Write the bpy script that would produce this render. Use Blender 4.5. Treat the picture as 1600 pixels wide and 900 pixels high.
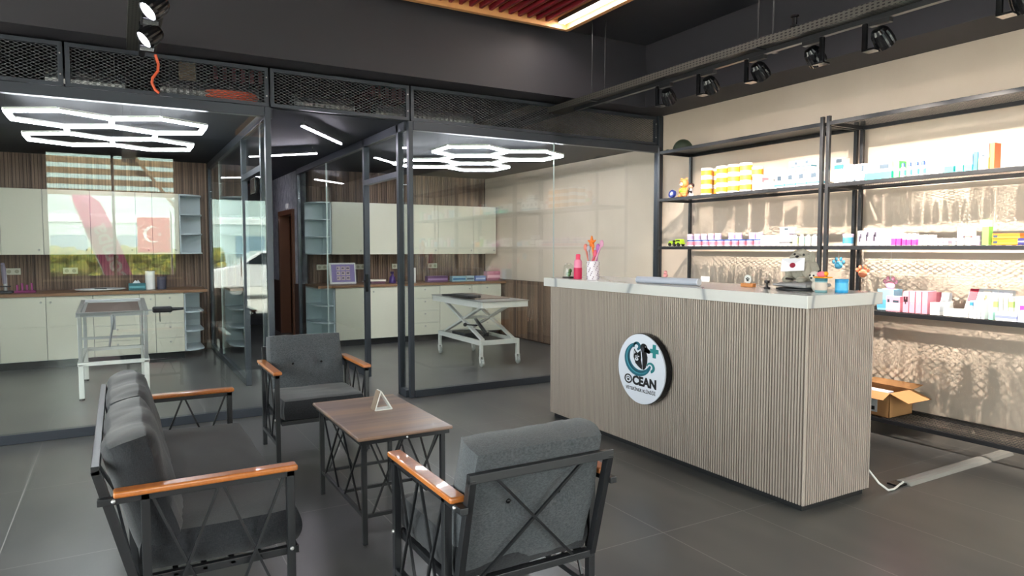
import bpy, bmesh, math, random
from math import sin, cos, pi, radians as R, sqrt
from mathutils import Vector, Matrix, noise

S = bpy.context.scene
for o in list(bpy.data.objects):
    bpy.data.objects.remove(o)
COL = S.collection

# ------------------------------------------------------------------ camera
cd = bpy.data.cameras.new('camera')
cam = bpy.data.objects.new('camera', cd); COL.objects.link(cam)
cd.sensor_width = 36; cd.lens = 36 * 1065 / 1600; cd.clip_start = .05; cd.clip_end = 300
cam.location = (0, 0, 1.5)
cam.rotation_euler = (R(90) - math.atan(62 / 1065), 0, R(-30))
S.camera = cam

# ------------------------------------------------------------------ world, sun, exposure
S.view_settings.view_transform = 'Standard'
S.view_settings.look = 'None'
S.view_settings.gamma = 1
S.view_settings.use_curve_mapping = False
S.view_settings.exposure = 1.3
W = bpy.data.worlds.new('world'); S.world = W; W.use_nodes = True
bg = W.node_tree.nodes['Background']
bg.inputs[0].default_value = (.92, .955, .95, 1); bg.inputs[1].default_value = 4.5
S.cycles.use_denoising = True
S.cycles.max_bounces = 10; S.cycles.transparent_max_bounces = 40
S.cycles.glossy_bounces = 5; S.cycles.diffuse_bounces = 4
S.cycles.sample_clamp_indirect = 8
S.cycles.caustics_reflective = False

def light(kind, name, loc, energy, color=(1, 1, 1), rot=(0, 0, 0), **kw):
    l = bpy.data.lights.new(name, kind); l.energy = energy; l.color = color
    for k, v in kw.items(): setattr(l, k, v)
    o = bpy.data.objects.new(name, l); o.location = loc; o.rotation_euler = rot
    COL.objects.link(o); return o
light('SUN', 'sun', (0, 0, 9), 11, (1, .95, .86), (R(-24), R(8), 0), angle=R(.6))
# daylight portals in the shop windows (sampling aid for the sky, they give no light of their own)
def portal(loc, sx, sy, rot):
    o = light('AREA', 'window_portal', loc, 1, rot=rot, shape='RECTANGLE', size=sx, size_y=sy)
    o.data.cycles.is_portal = True
portal((-.05, -2.98, 2.15), 2.3, 2.5, (R(-90), 0, R(180)))
portal((2.4, -2.98, 1.3), 1.4, 2.6, (R(-90), 0, R(180)))
portal((4.5, -2.98, 1.75), 2.0, 3.3, (R(-90), 0, R(180)))
portal((-3.98, 1.5, 1.75), 3.4, 8.4, (0, R(-90), 0))

SPOT_W = 100          # track heads over the shelves
SPOT_L = 26          # left track heads
HEX_E = 19.0         # hexagon tubes
LINE_E = 30.0

# ------------------------------------------------------------------ materials
def lin(c):
    if isinstance(c, str): c = tuple(int(c[i:i+2], 16) / 255 for i in (0, 2, 4))
    return tuple((x / 12.92 if x <= .04045 else ((x + .055) / 1.055) ** 2.4) for x in c) + (1,)
MATS = {}
class N:
    def __init__(s, m): s.t = m.node_tree; s.n = s.t.nodes; s.l = s.t.links
    def new(s, ty, **kw):
        n = s.n.new(ty)
        for k, v in kw.items(): setattr(n, k, v)
        return n
    def link(s, a, b): s.l.new(a, b)
    def math(s, op, a, b=None, c=None, clamp=False):
        n = s.new('ShaderNodeMath', operation=op, use_clamp=clamp)
        for i, v in enumerate((a, b, c)):
            if v is None: continue
            if isinstance(v, (int, float)): n.inputs[i].default_value = v
            else: s.link(v, n.inputs[i])
        return n.outputs[0]
    def mix(s, f, a, b):
        n = s.new('ShaderNodeMix', data_type='RGBA')
        for sock, v in ((n.inputs[0], f), (n.inputs[6], a), (n.inputs[7], b)):
            if isinstance(v, (int, float)): sock.default_value = v
            elif isinstance(v, tuple): sock.default_value = v
            else: s.link(v, sock)
        return n.outputs[2]
    def noise(s, vec, scale, detail=3, rough=.5):
        n = s.new('ShaderNodeTexNoise'); n.inputs['Scale'].default_value = scale
        n.inputs['Detail'].default_value = detail; n.inputs['Roughness'].default_value = rough
        if vec is not None: s.link(vec, n.inputs['Vector'])
        return n.outputs[0]
    def bump(s, h, strength, dist=.01):
        n = s.new('ShaderNodeBump'); n.inputs['Strength'].default_value = strength
        n.inputs['Distance'].default_value = dist; s.link(h, n.inputs['Height'])
        s.link(n.outputs[0], s.bsdf.inputs['Normal']); return n
    def pos(s): return s.new('ShaderNodeNewGeometry').outputs['Position']
    def obj(s): return s.new('ShaderNodeTexCoord').outputs['Object']
    def scaled(s, v, sc, rot=None):
        n = s.new('ShaderNodeMapping'); s.link(v, n.inputs[0]); n.inputs['Scale'].default_value = sc
        if rot: n.inputs['Rotation'].default_value = rot
        return n.outputs[0]
    def sep(s, v):
        n = s.new('ShaderNodeSeparateXYZ'); s.link(v, n.inputs[0]); return n.outputs
    def ramp(s, f, stops):
        n = s.new('ShaderNodeValToRGB'); s.link(f, n.inputs[0])
        e = n.color_ramp.elements
        while len(e) < len(stops): e.new(.5)
        for i, (p, c) in enumerate(stops): e[i].position = p; e[i].color = c
        return n.outputs[0]
def mat(name, color='808080', rough=.5, metal=0, emit=None, estr=0, coat=0, alpha=None, trans=0, spec=None):
    if name in MATS: return MATS[name]
    m = bpy.data.materials.new(name); m.use_nodes = True
    b = m.node_tree.nodes['Principled BSDF']
    b.inputs['Base Color'].default_value = lin(color)
    b.inputs['Roughness'].default_value = rough; b.inputs['Metallic'].default_value = metal
    b.inputs['Coat Weight'].default_value = coat
    if spec is not None: b.inputs['Specular IOR Level'].default_value = spec
    if trans: b.inputs['Transmission Weight'].default_value = trans
    if emit: b.inputs['Emission Color'].default_value = lin(emit); b.inputs['Emission Strength'].default_value = estr
    if alpha is not None: b.inputs['Alpha'].default_value = alpha
    MATS[name] = m; return m
def nmat(name, *a, **k):
    m = mat(name, *a, **k); n = N(m); n.bsdf = m.node_tree.nodes['Principled BSDF']; return m, n

def build_mats():
    # floor: large dark porcelain tiles 0.6 x 1.23, thin joints
    m, n = nmat('floor_tile', '4a4b4b', .30)
    p = n.pos(); x, y, z = n.sep(p)
    fx = n.math('FRACT', n.math('DIVIDE', n.math('SUBTRACT', x, 2.453 - 60), .6))
    fy = n.math('FRACT', n.math('DIVIDE', n.math('SUBTRACT', y, 2.65 - 61.5), 1.23))
    dx = n.math('MULTIPLY', n.math('MINIMUM', fx, n.math('SUBTRACT', 1, fx)), .6)
    dy = n.math('MULTIPLY', n.math('MINIMUM', fy, n.math('SUBTRACT', 1, fy)), 1.23)
    g = n.math('LESS_THAN', n.math('MINIMUM', dx, dy), .0026)
    n1 = n.noise(n.scaled(p, (1, .45, 1)), 2.2, 2, .5)
    n2 = n.noise(p, 1.1, 2)
    base = n.ramp(n1, [(.3, lin('4a4a4a')), (.7, lin('5e5d5a'))])
    n.link(n.mix(g, base, lin('8c8a86')), n.bsdf.inputs['Base Color'])
    n.link(n.math('ADD', .29, n.math('MULTIPLY', g, .3)), n.bsdf.inputs['Roughness'])
    n.bsdf.inputs['Specular IOR Level'].default_value = .6
    # beige trowelled plaster
    m, n = nmat('beige_plaster', 'c6b9a2', .75)
    p = n.pos(); h = n.noise(n.scaled(p, (1, 1, .35)), 14, 6, .65); h2 = n.noise(p, 2.5, 3)
    n.link(n.mix(h2, lin('c2b2a0'), lin('cfc0b0')), n.bsdf.inputs['Base Color'])
    n.bump(h, .35, .012)
    # rough sculpted plaster
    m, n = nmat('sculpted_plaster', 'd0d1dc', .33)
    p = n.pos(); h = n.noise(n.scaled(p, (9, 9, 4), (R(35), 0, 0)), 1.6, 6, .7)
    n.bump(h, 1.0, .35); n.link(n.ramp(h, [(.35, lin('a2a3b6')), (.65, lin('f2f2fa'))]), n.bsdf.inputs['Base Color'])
    # black paints
    m, n = nmat('charcoal_paint', '2c2b31', .6); n.bump(n.noise(n.pos(), 30, 3), .06, .004)
    m, n = nmat('ceiling_paint', '25252c', .65); n.bump(n.noise(n.pos(), 20, 3), .08, .004)
    m, n = nmat('room_ceiling_paint', '22262d', .6, spec=.2); n.bump(n.noise(n.pos(), 1.5, 2), .06, .01)
    # black metal
    m, n = nmat('black_metal', '1e1f22', .38, .0, spec=.5); n.bump(n.noise(n.obj(), 90, 2), .04, .001)
    m, n = nmat('graphite_metal', '3c4149', .36, .35); n.bump(n.noise(n.obj(), 60, 2), .03, .001)
    m, n = nmat('black_gloss', '16171a', .2, .2)
    mat('galvanised', '9a9c9e', .35, .9); mat('chrome', 'c8cacc', .18, 1); mat('steel', 'b9bbbd', .3, .9)
    mat('bolt_zinc', 'd8d8d8', .3, .8)
    # wood arms
    m, n = nmat('orange_wood', 'b96a2c', .28, coat=.5)
    p = n.scaled(n.obj(), (3, 3, 40)); h = n.noise(n.scaled(n.obj(), (30, 3, 30)), 2.5, 4)
    n.link(n.mix(h, lin('a45a22'), lin('cc7d3c')), n.bsdf.inputs['Base Color'])
    # table top: walnut laminate with broad streaks
    m, n = nmat('walnut_laminate', '8a6f5c', .32)
    p = n.obj(); h = n.noise(n.scaled(p, (.8, 11, 1)), 1.0, 3); h2 = n.noise(n.scaled(p, (4, 70, 1)), 1.6, 4)
    c = n.ramp(h, [(.3, lin('6d5b55')), (.5, lin('94796a')), (.7, lin('a98567'))])
    n.link(n.mix(n.math('MULTIPLY', h2, .35), c, lin('5b463a')), n.bsdf.inputs['Base Color'])
    mat('laminate_edge', 'a88b6b', .45)
    m, n = nmat('worktop_wood', '8a6449', .35)
    h = n.noise(n.scaled(n.obj(), (1.2, 18, 18)), 2, 4)
    n.link(n.mix(h, lin('74533c'), lin('9c7655')), n.bsdf.inputs['Base Color'])
    # brown slat panelling
    m, n = nmat('brown_slats', '6d5647', .5)
    p = n.pos(); x, y, z = n.sep(p)
    v = n.math('FLOOR', n.math('DIVIDE', n.math('ADD', x, n.math('MULTIPLY', y, 1.0)), .04))
    wn = n.new('ShaderNodeTexWhiteNoise', noise_dimensions='1D'); n.link(v, wn.inputs['W'])
    h = n.noise(n.scaled(p, (60, 60, 1.5)), 1, 4)
    f = n.math('ADD', n.math('MULTIPLY', wn.outputs[0], .6), n.math('MULTIPLY', h, .4))
    n.link(n.ramp(f, [(.2, lin('584438')), (.8, lin('8a6f5b'))]), n.bsdf.inputs['Base Color'])
    mat('slat_backing', '4a392e', .8)
    mat('door_wood', '5b3826', .4); mat('wainscot_brown', '45302a', .5)
    # fluted counter panel
    m, n = nmat('taupe_flutes', 'a89a8d', .55)
    h = n.noise(n.scaled(n.pos(), (40, 40, 1.2)), 1, 4)
    n.link(n.mix(h, lin('a1948b'), lin('b5a89d')), n.bsdf.inputs['Base Color'])
    mat('groove_dark', '4b423c', .8)
    # marble slab
    m, n = nmat('marble', 'e4e3e0', .16)
    p = n.pos(); d = n.noise(p, 1.6, 5)
    wv = n.new('ShaderNodeTexWave'); wv.inputs['Scale'].default_value = .75
    wv.inputs['Distortion'].default_value = 7; wv.inputs['Detail'].default_value = 3
    wv.inputs['Detail Scale'].default_value = .8
    n.link(n.scaled(p, (1, .8, 1), (0, 0, R(35))), wv.inputs['Vector'])
    v = n.ramp(wv.outputs[1], [(0, lin('9a9c9f')), (.006, lin('bcbdbd')), (.02, lin('cdccc9')), (.2, lin('d2d1ce'))])
    n.link(v, n.bsdf.inputs['Base Color'])
    # cabinet fronts
    mat('cream_lacquer', 'dad8c6', .22); mat('white_lacquer', 'e2e5e6', .25); mat('shelf_blue_white', 'cbd7dc', .3)
    mat('white_paint', 'e8e8e4', .35); mat('white_plastic', 'ecece8', .4); mat('kick_black', '1c1d20', .5)
    # fabrics
    for nm, c0, c1 in (('charcoal_fabric', '232427', '34363a'), ('grey_linen', '3b3e42', '585c60')):
        m, n = nmat(nm, c0, .95, spec=.15)
        p = n.obj()
        a = n.noise(n.scaled(p, (90, 700, 700)), 1, 1); b = n.noise(n.scaled(p, (700, 90, 90)), 1, 1)
        h = n.math('ADD', n.math('MULTIPLY', a, .5), n.math('MULTIPLY', b, .5))
        n.link(n.ramp(h, [(.36, lin(c0)), (.64, lin(c1))]), n.bsdf.inputs['Base Color'])
        n.bump(h, .35, .003)
        n.bsdf.inputs['Sheen Weight'].default_value = .25
    # expanded metal mesh (perforated sheet): diamond openings
    def mesh_mat(name, px, py, t, axes, col):
        m, n = nmat(name, col, .5, .2)
        s = n.sep(n.pos()); a, b = s[axes[0]], s[axes[1]]
        u = n.math('DIVIDE', a, px); v = n.math('DIVIDE', b, py)
        f1 = n.math('FRACT', n.math('ADD', n.math('ADD', u, v), 200)); f2 = n.math('FRACT', n.math('ADD', n.math('SUBTRACT', u, v), 200))
        k = n.math('MAXIMUM', n.math('LESS_THAN', f1, t), n.math('LESS_THAN', f2, t))
        n.link(k, n.bsdf.inputs['Alpha'])
        return m
    mesh_mat('shelf_mesh', .062, .032, .21, (1, 0), '202125')
    mesh_mat('panel_mesh', .052, .026, .17, (0, 2), '4a4c50')
    # perforated cable tray
    m, n = nmat('tray_perforated', '55534f', .5, .5)
    s = n.sep(n.pos())
    f1 = n.math('FRACT', n.math('MULTIPLY', n.math('ADD', s[1], 60), 28)); f2 = n.math('FRACT', n.math('MULTIPLY', n.math('ADD', n.math('ADD', s[0], s[2]), 60), 50))
    k = n.math('MULTIPLY', n.math('LESS_THAN', f1, .5), n.math('LESS_THAN', f2, .45))
    n.link(n.mix(k, lin('474541'), lin('101012')), n.bsdf.inputs['Base Color'])
    # architectural glass: clear sheet, Fresnel reflection
    m = bpy.data.materials.new('clear_glass'); m.use_nodes = True; MATS['clear_glass'] = m
    n = N(m); n.n.clear()
    geo = n.new('ShaderNodeNewGeometry'); dot = n.new('ShaderNodeVectorMath', operation='DOT_PRODUCT')
    n.link(geo.outputs['Normal'], dot.inputs[0]); n.link(geo.outputs['Incoming'], dot.inputs[1])
    c = n.math('SUBTRACT', 1, n.math('ABSOLUTE', dot.outputs['Value']), clamp=True)
    fr = n.math('ADD', n.math('MULTIPLY', n.math('POWER', c, 5), .95), .048)
    tr = n.new('ShaderNodeBsdfTransparent'); tr.inputs[0].default_value = (.957, .975, .965, 1)
    gl = n.new('ShaderNodeBsdfGlossy'); gl.inputs['Roughness'].default_value = .0
    gl.inputs[0].default_value = (.97, 1, .985, 1)
    mx = n.new('ShaderNodeMixShader'); n.link(fr, mx.inputs[0]); n.link(tr.outputs[0], mx.inputs[1]); n.link(gl.outputs[0], mx.inputs[2])
    out = n.new('ShaderNodeOutputMaterial'); n.link(mx.outputs[0], out.inputs[0])
    mat('glass_edge', 'bcc9c5', .15, spec=.8)
    mat('led_tube', 'ffffff', .4, emit='f2f5ff', estr=HEX_E)
    mat('led_line', 'ffffff', .4, emit='f6efff', estr=LINE_E)
    mat('led_cove', 'ffffff', .4, emit='fff4ec', estr=24)
    mat('spot_disc', 'ffffff', .4, emit='f4f2ff', estr=18)
    mat('oak_frame', 'd19a63', .45); mat('red_baffle', '7a1626', .5); mat('tan_board', 'b99c7a', .6)
    # outdoors
    m, n = nmat('hedge_leaves', '6f7d2f', .7)
    h = n.noise(n.pos(), 9, 5, .7); n.link(n.ramp(h, [(.35, lin('2f4a1c')), (.5, lin('77872f')), (.66, lin('c9a83a'))]), n.bsdf.inputs['Base Color'])
    n.bump(h, 1, .1)
    m, n = nmat('pavement', 'c9c5bd', .8); n.bump(n.noise(n.pos(), 6, 3), .2, .01)
    mat('car_paint', 'eceef0', .15, coat=1); mat('car_glass', '1a2226', .05); mat('tyre', '161616', .8)
    mat('banner_pink', 'f0559f', .6); mat('flag_red', 'd22630', .6); mat('pure_white', 'f5f5f3', .6)
    m, n = nmat('cardboard', 'b8895a', .8); n.bump(n.noise(n.scaled(n.obj(), (200, 8, 8)), 1, 2), .1, .002)
    m, n = nmat('cardboard_inner', '9a7048', .85)
    m, n = nmat('plush_fur', 'cfcabb', 1.0, spec=.1); n.bump(n.noise(n.obj(), 160, 4, .7), 1.0, .02)
    mat('grey_plastic', '8b8b87', .45)
build_mats()
def M(k, rough=.5, **kw):
    """a material by its name, or a plain painted colour by its hex code"""
    return MATS[k] if k in MATS else mat('paint_' + k, k, rough, **kw) if len(k) == 6 else MATS[k]

# ------------------------------------------------------------------ mesh helpers
class MB:
    def __init__(s): s.v = []; s.f = []
    def add(s, vs, fs, mtx=None):
        o = len(s.v)
        s.v += [tuple(mtx @ Vector(p)) if mtx else tuple(p) for p in vs]
        s.f += [tuple(i + o for i in f) for f in fs]; return s
    def box(s, x0, x1, y0, y1, z0, z1, mtx=None):
        x0, x1 = min(x0, x1), max(x0, x1); y0, y1 = min(y0, y1), max(y0, y1); z0, z1 = min(z0, z1), max(z0, z1)
        return s.add([(x0,y0,z0),(x1,y0,z0),(x1,y1,z0),(x0,y1,z0),(x0,y0,z1),(x1,y0,z1),(x1,y1,z1),(x0,y1,z1)],
              [(0,3,2,1),(4,5,6,7),(0,1,5,4),(1,2,6,5),(2,3,7,6),(3,0,4,7)], mtx)
    def bar(s, a, b, w, h=None, up=(0, 0, 1)):
        """rectangular bar from a to b"""
        h = h or w; a, b = Vector(a), Vector(b); d = (b - a).normalized(); u = Vector(up)
        if abs(d.dot(u)) > .99: u = Vector((0, 1, 0))
        r = d.cross(u).normalized(); u = r.cross(d)
        vs = [p + r * w / 2 * i + u * h / 2 * j for p in (a, b) for i, j in ((-1,-1),(1,-1),(1,1),(-1,1))]
        return s.add(vs, [(0,3,2,1)[::-1],(4,5,6,7)[::-1],(0,1,5,4)[::-1],(1,2,6,5)[::-1],(2,3,7,6)[::-1],(3,0,4,7)[::-1]])
    def tube(s, pts, r, n=8, cap=True):
        pts = [Vector(p) for p in pts]; rs = r if isinstance(r, (list, tuple)) else [r] * len(pts)
        vs = []; fs = []; prev = None
        for i, p in enumerate(pts):
            d = (pts[min(i + 1, len(pts) - 1)] - pts[max(i - 1, 0)]).normalized()
            if prev is None:
                u = Vector((0, 0, 1)) if abs(d.z) < .9 else Vector((1, 0, 0))
                u = (u - d * u.dot(d)).normalized()
            else: u = (prev - d * prev.dot(d)).normalized()
            prev = u; w = d.cross(u)
            vs += [p + (u * cos(2*pi*k/n) + w * sin(2*pi*k/n)) * rs[i] for k in range(n)]
        for i in range(len(pts) - 1):
            for k in range(n):
                fs.append((i*n+k, i*n+(k+1)%n, (i+1)*n+(k+1)%n, (i+1)*n+k))
        if cap: fs.append(tuple(range(n))[::-1]); fs.append(tuple((len(pts)-1)*n + k for k in range(n)))
        return s.add(vs, fs)
    def lathe(s, prof, c=(0, 0, 0), n=24, mtx=None, ribs=0, rib=0):
        vs = []; fs = []; c = Vector(c)
        for r, z in prof:
            for k in range(n):
                rr = r * (1 + (rib if (k % 2 and ribs) else 0))
                vs.append(c + Vector((rr*cos(2*pi*k/n), rr*sin(2*pi*k/n), z)))
        for i in range(len(prof) - 1):
            for k in range(n): fs.append((i*n+k, i*n+(k+1)%n, (i+1)*n+(k+1)%n, (i+1)*n+k))
        fs.append(tuple(range(n))[::-1]); fs.append(tuple((len(prof)-1)*n + k for k in range(n)))
        return s.add(vs, fs, mtx)
    def prism(s, pts, a0, a1, axis='z', mtx=None):
        """polygon pts extruded along axis"""
        n = len(pts); P = []
        for a in (a0, a1):
            for u, v in pts:
                P.append({'z': (u, v, a), 'y': (u, a, v), 'x': (a, u, v)}[axis])
        fs = [tuple(range(n))[::-1], tuple(range(n, 2*n))] + [(i, (i+1)%n, n+(i+1)%n, n+i) for i in range(n)]
        return s.add(P, fs, mtx)
    def ball(s, c, r, n=16, m=10, mtx=None, fn=None):
        r = (r, r, r) if isinstance(r, (int, float)) else r; vs = []; fs = []
        for i in range(m + 1):
            th = pi * i / m
            for k in range(n):
                d = Vector((sin(th)*cos(2*pi*k/n), sin(th)*sin(2*pi*k/n), cos(th)))
                f = fn(d) if fn else 1
                vs.append((c[0] + d.x*r[0]*f, c[1] + d.y*r[1]*f, c[2] + d.z*r[2]*f))
        for i in range(m):
            for k in range(n): fs.append((i*n+k, (i+1)*n+k, (i+1)*n+(k+1)%n, i*n+(k+1)%n))
        return s.add(vs, fs, mtx)
    def build(s, name, m, parent=None, origin=None, bevel=0, smooth=False, sub=0, seg=2):
        off = Vector((0, 0, 0)); p = parent
        while p: off += p.location; p = p.parent
        if origin is not None: off = Vector(origin)
        me = bpy.data.meshes.new(name)
        me.from_pydata([tuple(Vector(v) - off) for v in s.v], [], s.f)
        me.update()
        b = bmesh.new(); b.from_mesh(me); bmesh.ops.remove_doubles(b, verts=b.verts, dist=1e-6)
        bmesh.ops.recalc_face_normals(b, faces=b.faces); b.to_mesh(me); b.free()
        me.materials.append(M(m) if isinstance(m, str) else m)
        o = bpy.data.objects.new(name, me); COL.objects.link(o)
        if parent: o.parent = parent
        if origin is not None and not parent: o.location = origin
        if smooth:
            for q in me.polygons: q.use_smooth = True
            try: me.set_sharp_from_angle(angle=R(40))
            except Exception: pass
        if bevel:
            md = o.modifiers.new('bevel', 'BEVEL'); md.width = bevel; md.segments = seg; md.limit_method = 'ANGLE'
        if sub:
            md = o.modifiers.new('sub', 'SUBSURF'); md.levels = sub; md.render_levels = sub
        return o
def tag(o, label=None, cat=None, group=None, kind=None):
    if label: o['label'] = label
    if cat: o['category'] = cat
    if group: o['group'] = group
    if kind: o['kind'] = kind
    return o
def thing(name, label, cat, loc=(0, 0, 0), group=None, rz=0):
    o = bpy.data.objects.new(name, None); o.empty_display_size = .1; COL.objects.link(o)
    o.location = loc; o.rotation_euler = (0, 0, rz)
    return tag(o, label, cat, group)
def struct(o): o['kind'] = 'structure'; return o
def kids(o): return [c for c in bpy.data.objects if c.parent == o]
def dup(o, parent=None, loc=None, rz=None, label=None):
    c = o.copy(); COL.objects.link(c)
    if parent: c.parent = parent
    if loc: c.location = loc
    if rz is not None: c.rotation_euler = (0, 0, rz)
    if label: c['label'] = label
    for k in kids(o): dup(k, c)
    return c
def box(name, m, x0, x1, y0, y1, z0, z1, parent=None, bevel=0, **k):
    return MB().box(x0, x1, y0, y1, z0, z1).build(name, m, parent, bevel=bevel, **k)
def text_mesh(txt, size, m, name, parent, origin, ux, uz, depth=.001, bold=.0, align='CENTER', sx=1.0, fitw=None):
    """lettering on a plane: baseline direction ux, up direction uz, at world point origin"""
    cu = bpy.data.curves.new('lettering', 'FONT'); cu.body = txt; cu.size = size; cu.align_x = align
    cu.extrude = depth; cu.offset = bold; cu.resolution_u = 3
    t = bpy.data.objects.new('lettering', cu); COL.objects.link(t)
    dg = bpy.context.evaluated_depsgraph_get(); dg.update()
    me = bpy.data.meshes.new_from_object(t.evaluated_get(dg)); me.name = name
    bpy.data.objects.remove(t)
    if fitw:
        xs = [v.co.x for v in me.vertices]; w0 = max(xs) - min(xs); c0 = min(xs) if align == 'LEFT' else (max(xs) + min(xs)) / 2
        for v in me.vertices: v.co.x = (v.co.x - c0) * fitw / w0
    ux = Vector(ux).normalized(); uz = Vector(uz).normalized(); n = ux.cross(uz)
    off = Vector((0, 0, 0)); p = parent
    while p: off += p.location; p = p.parent
    for v in me.vertices: v.co = ux * v.co.x * sx + uz * v.co.y + n * v.co.z + Vector(origin) - off
    me.materials.clear(); me.materials.append(M(m))
    o = bpy.data.objects.new(name, me); COL.objects.link(o); o.parent = parent
    return o
def cushion(cx, cy, cz, w, d, h, edge=.8, seed=0, wr=.006, n=16, mtx=None, tuft=()):
    """soft upholstered block: w along x, d along y, h along z, thinner towards its seams"""
    b = bmesh.new(); bmesh.ops.create_cube(b, size=2)
    bmesh.ops.subdivide_edges(b, edges=b.edges, cuts=n, use_grid_fill=True)
    vs = []
    for v in b.verts:
        u, q, t = v.co
        k = (1 - abs(u) ** 7) * (1 - abs(q) ** 7); k = max(k, 0) ** .5
        z = t * h / 2 * (edge + (1 - edge) * k)
        rr = 1 - .035 * (1 - cos(t * pi / 2)) * 1.5
        c = 1 - .02 * (abs(u * q)) ** 3
        x = u * w / 2 * rr * c; y = q * d / 2 * (1 - .035 * t * t) * c
        nv = Vector((x * 5 + seed * 3.1, y * 5 + seed, z * 5))
        f = noise.noise(nv) * wr * 1.4 + noise.noise(Vector((x * 26 + seed, y * 7, z * 7))) * wr * .8
        for (tu, tq) in tuft:
            dd = ((u - tu) * w / 2) ** 2 + ((q - tq) * d / 2) ** 2
            z -= t * .022 * math.exp(-dd / .0022)
        p = Vector((x, y, z)); nn = Vector((u ** 3, q ** 3, t ** 3)).normalized()
        v.co = p + nn * f
    mb = MB(); b.verts.ensure_lookup_table()
    mm = Matrix.Translation((cx, cy, cz)) @ (mtx or Matrix())
    mb.add([tuple(v.co) for v in b.verts], [tuple(x.index for x in f.verts) for f in b.faces], mm)
    b.free(); return mb
# ================================================================== the room
PY = 6.38; WX = 5.79; BYW = 11.0
def yx(px, X, dy=0):          # how far into the room a sight line meets the plane X
    return X / math.tan(R(30) + math.atan((px - 800) / 1065.0))

struct(box('floor', 'floor_tile', -4.1, WX + .1, -3.1, 14.1, -.12, 0))
struct(box('ceiling', 'ceiling_paint', -4.1, WX + .1, -3.1, 14.1, 3.8, 3.95))
struct(box('ceiling_room', 'room_ceiling_paint', -4.0, WX, 6.44, 13.99, 2.745, 2.785))
struct(box('beam_front', 'charcoal_paint', -4.0, WX, 6.08, 6.46, 3.105, 3.8))
struct(box('beam_side', 'charcoal_paint', 5.27, WX, -3, 6.08, 3.105, 3.8))
struct(box('wall_right', 'beige_plaster', WX, WX + .1, -3.1, 14.1, 0, 3.8))
struct(box('wall_back', 'slat_backing', -4.0, 1.2, BYW, BYW + .1, 0, 2.745))
struct(box('wall_back_right', 'slat_backing', 2.62, WX, BYW, BYW + .1, 0, 2.745))
struct(box('wall_end', 'charcoal_paint', -4.0, WX, 14.0, 14.1, 0, 3.8))
struct(box('wall_corridor_left', 'charcoal_paint', 1.1, 1.2, BYW + .1, 14, 0, 2.745))
# corridor wall with the sculpted plaster, a door opening and a brown wainscot
w = MB(); w.box(2.5, 2.62, 11.1, 11.42, .93, 2.745); w.box(2.5, 2.62, 12.5, 14, .93, 2.745); w.box(2.5, 2.62, 11.42, 12.5, 2.12, 2.745)
struct(w.build('wall_corridor_right', 'sculpted_plaster'))
w = MB(); w.box(2.48, 2.62, 11.1, 11.42, 0, .93); w.box(2.48, 2.62, 12.5, 14, 0, .93)
struct(w.build('trim_corridor', 'wainscot_brown'))
d = thing('door_1', 'dark wood framed doorway standing open in the sculpted grey corridor wall', 'door', (2.5, 11.96, 0)); struct(d)
m_ = MB(); m_.box(2.46, 2.64, 11.40, 11.50, 0, 2.06); m_.box(2.46, 2.64, 12.42, 12.52, 0, 2.06); m_.box(2.46, 2.64, 11.40, 12.52, 2.06, 2.14)
m_.build('door_frame', 'door_wood', d, bevel=.004)
lf = MB().box(2.66, 2.70, 12.0, 12.44, .01, 2.05).build('door_leaf', 'door_wood', d)
MB().box(2.64, 2.66, 12.03, 12.07, .95, 1.15).build('handle_plate', 'chrome', lf)
sg = box('door_sign', 'white_plastic', 2.485, 2.499, 11.82, 11.98, 2.17, 2.25, origin=(2.49, 11.9, 2.2)); tag(sg, 'small white plate fixed above the dark wood corridor door', 'sign')
box('wall_store', 'kick_black', 3.6, 3.7, 11.1, 14, 0, 2.745)['kind'] = 'structure'

# walls behind and left of the camera, with the shop windows
def wall_with_openings(name, m, axis, pos0, pos1, a0, a1, z1, ops):
    mb = MB(); ops = sorted(ops); c = a0
    def bx(u0, u1, z0, z2):
        if u1 - u0 < 1e-4 or z2 - z0 < 1e-4: return
        if axis == 'y': mb.box(u0, u1, pos0, pos1, z0, z2)
        else: mb.box(pos0, pos1, u0, u1, z0, z2)
    for u0, u1, z0, z2 in ops:
        bx(c, u0, 0, z1); bx(u0, u1, 0, z0); bx(u0, u1, z2, z1); c = u1
    bx(c, a1, 0, z1)
    return struct(mb.build(name, m))
OPS = [(-1.2, 1.1, .9, 3.4), (1.7, 3.1, 0, 2.6), (3.5, 5.5, .1, 3.4)]
wall_with_openings('wall_front', 'charcoal_paint', 'y', -3.15, -3.0, -4.1, WX, 3.8, OPS)
LOP = [(-2.7, 5.7, .1, 3.4)]
wall_with_openings('wall_left', 'charcoal_paint', 'x', -4.15, -4.0, -3, 14, 3.8, LOP)
def window(name, label, u0, u1, z0, z1, axis, pos, mull):
    t = thing(name, label, 'window', ((u0+u1)/2, pos, z0) if axis == 'y' else (pos, (u0+u1)/2, z0)); struct(t)
    f = MB()
    def bx(mb, a, b, c, d, th=.03):
        mb.box(a, b, pos - th, pos + th, c, d) if axis == 'y' else mb.box(pos - th, pos + th, a, b, c, d)
    bx(f, u0, u1, z0, z0 + .06); bx(f, u0, u1, z1 - .06, z1); bx(f, u0, u0 + .06, z0, z1); bx(f, u1 - .06, u1, z0, z1)
    for q in mull: bx(f, q - .025, q + .025, z0, z1)
    f.build('window_frame', 'black_metal', t)
    g = MB(); bx(g, u0 + .03, u1 - .03, z0 + .03, z1 - .03, .004); g.build('glass_pane', 'clear_glass', t)
    s = MB(); bx(s, u0 - .05, u1 + .05, z0 - .04, z0 + .002, .12)
    if z0 > .1: s.build('window_sill', 'tan_board', t)
    return t
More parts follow.
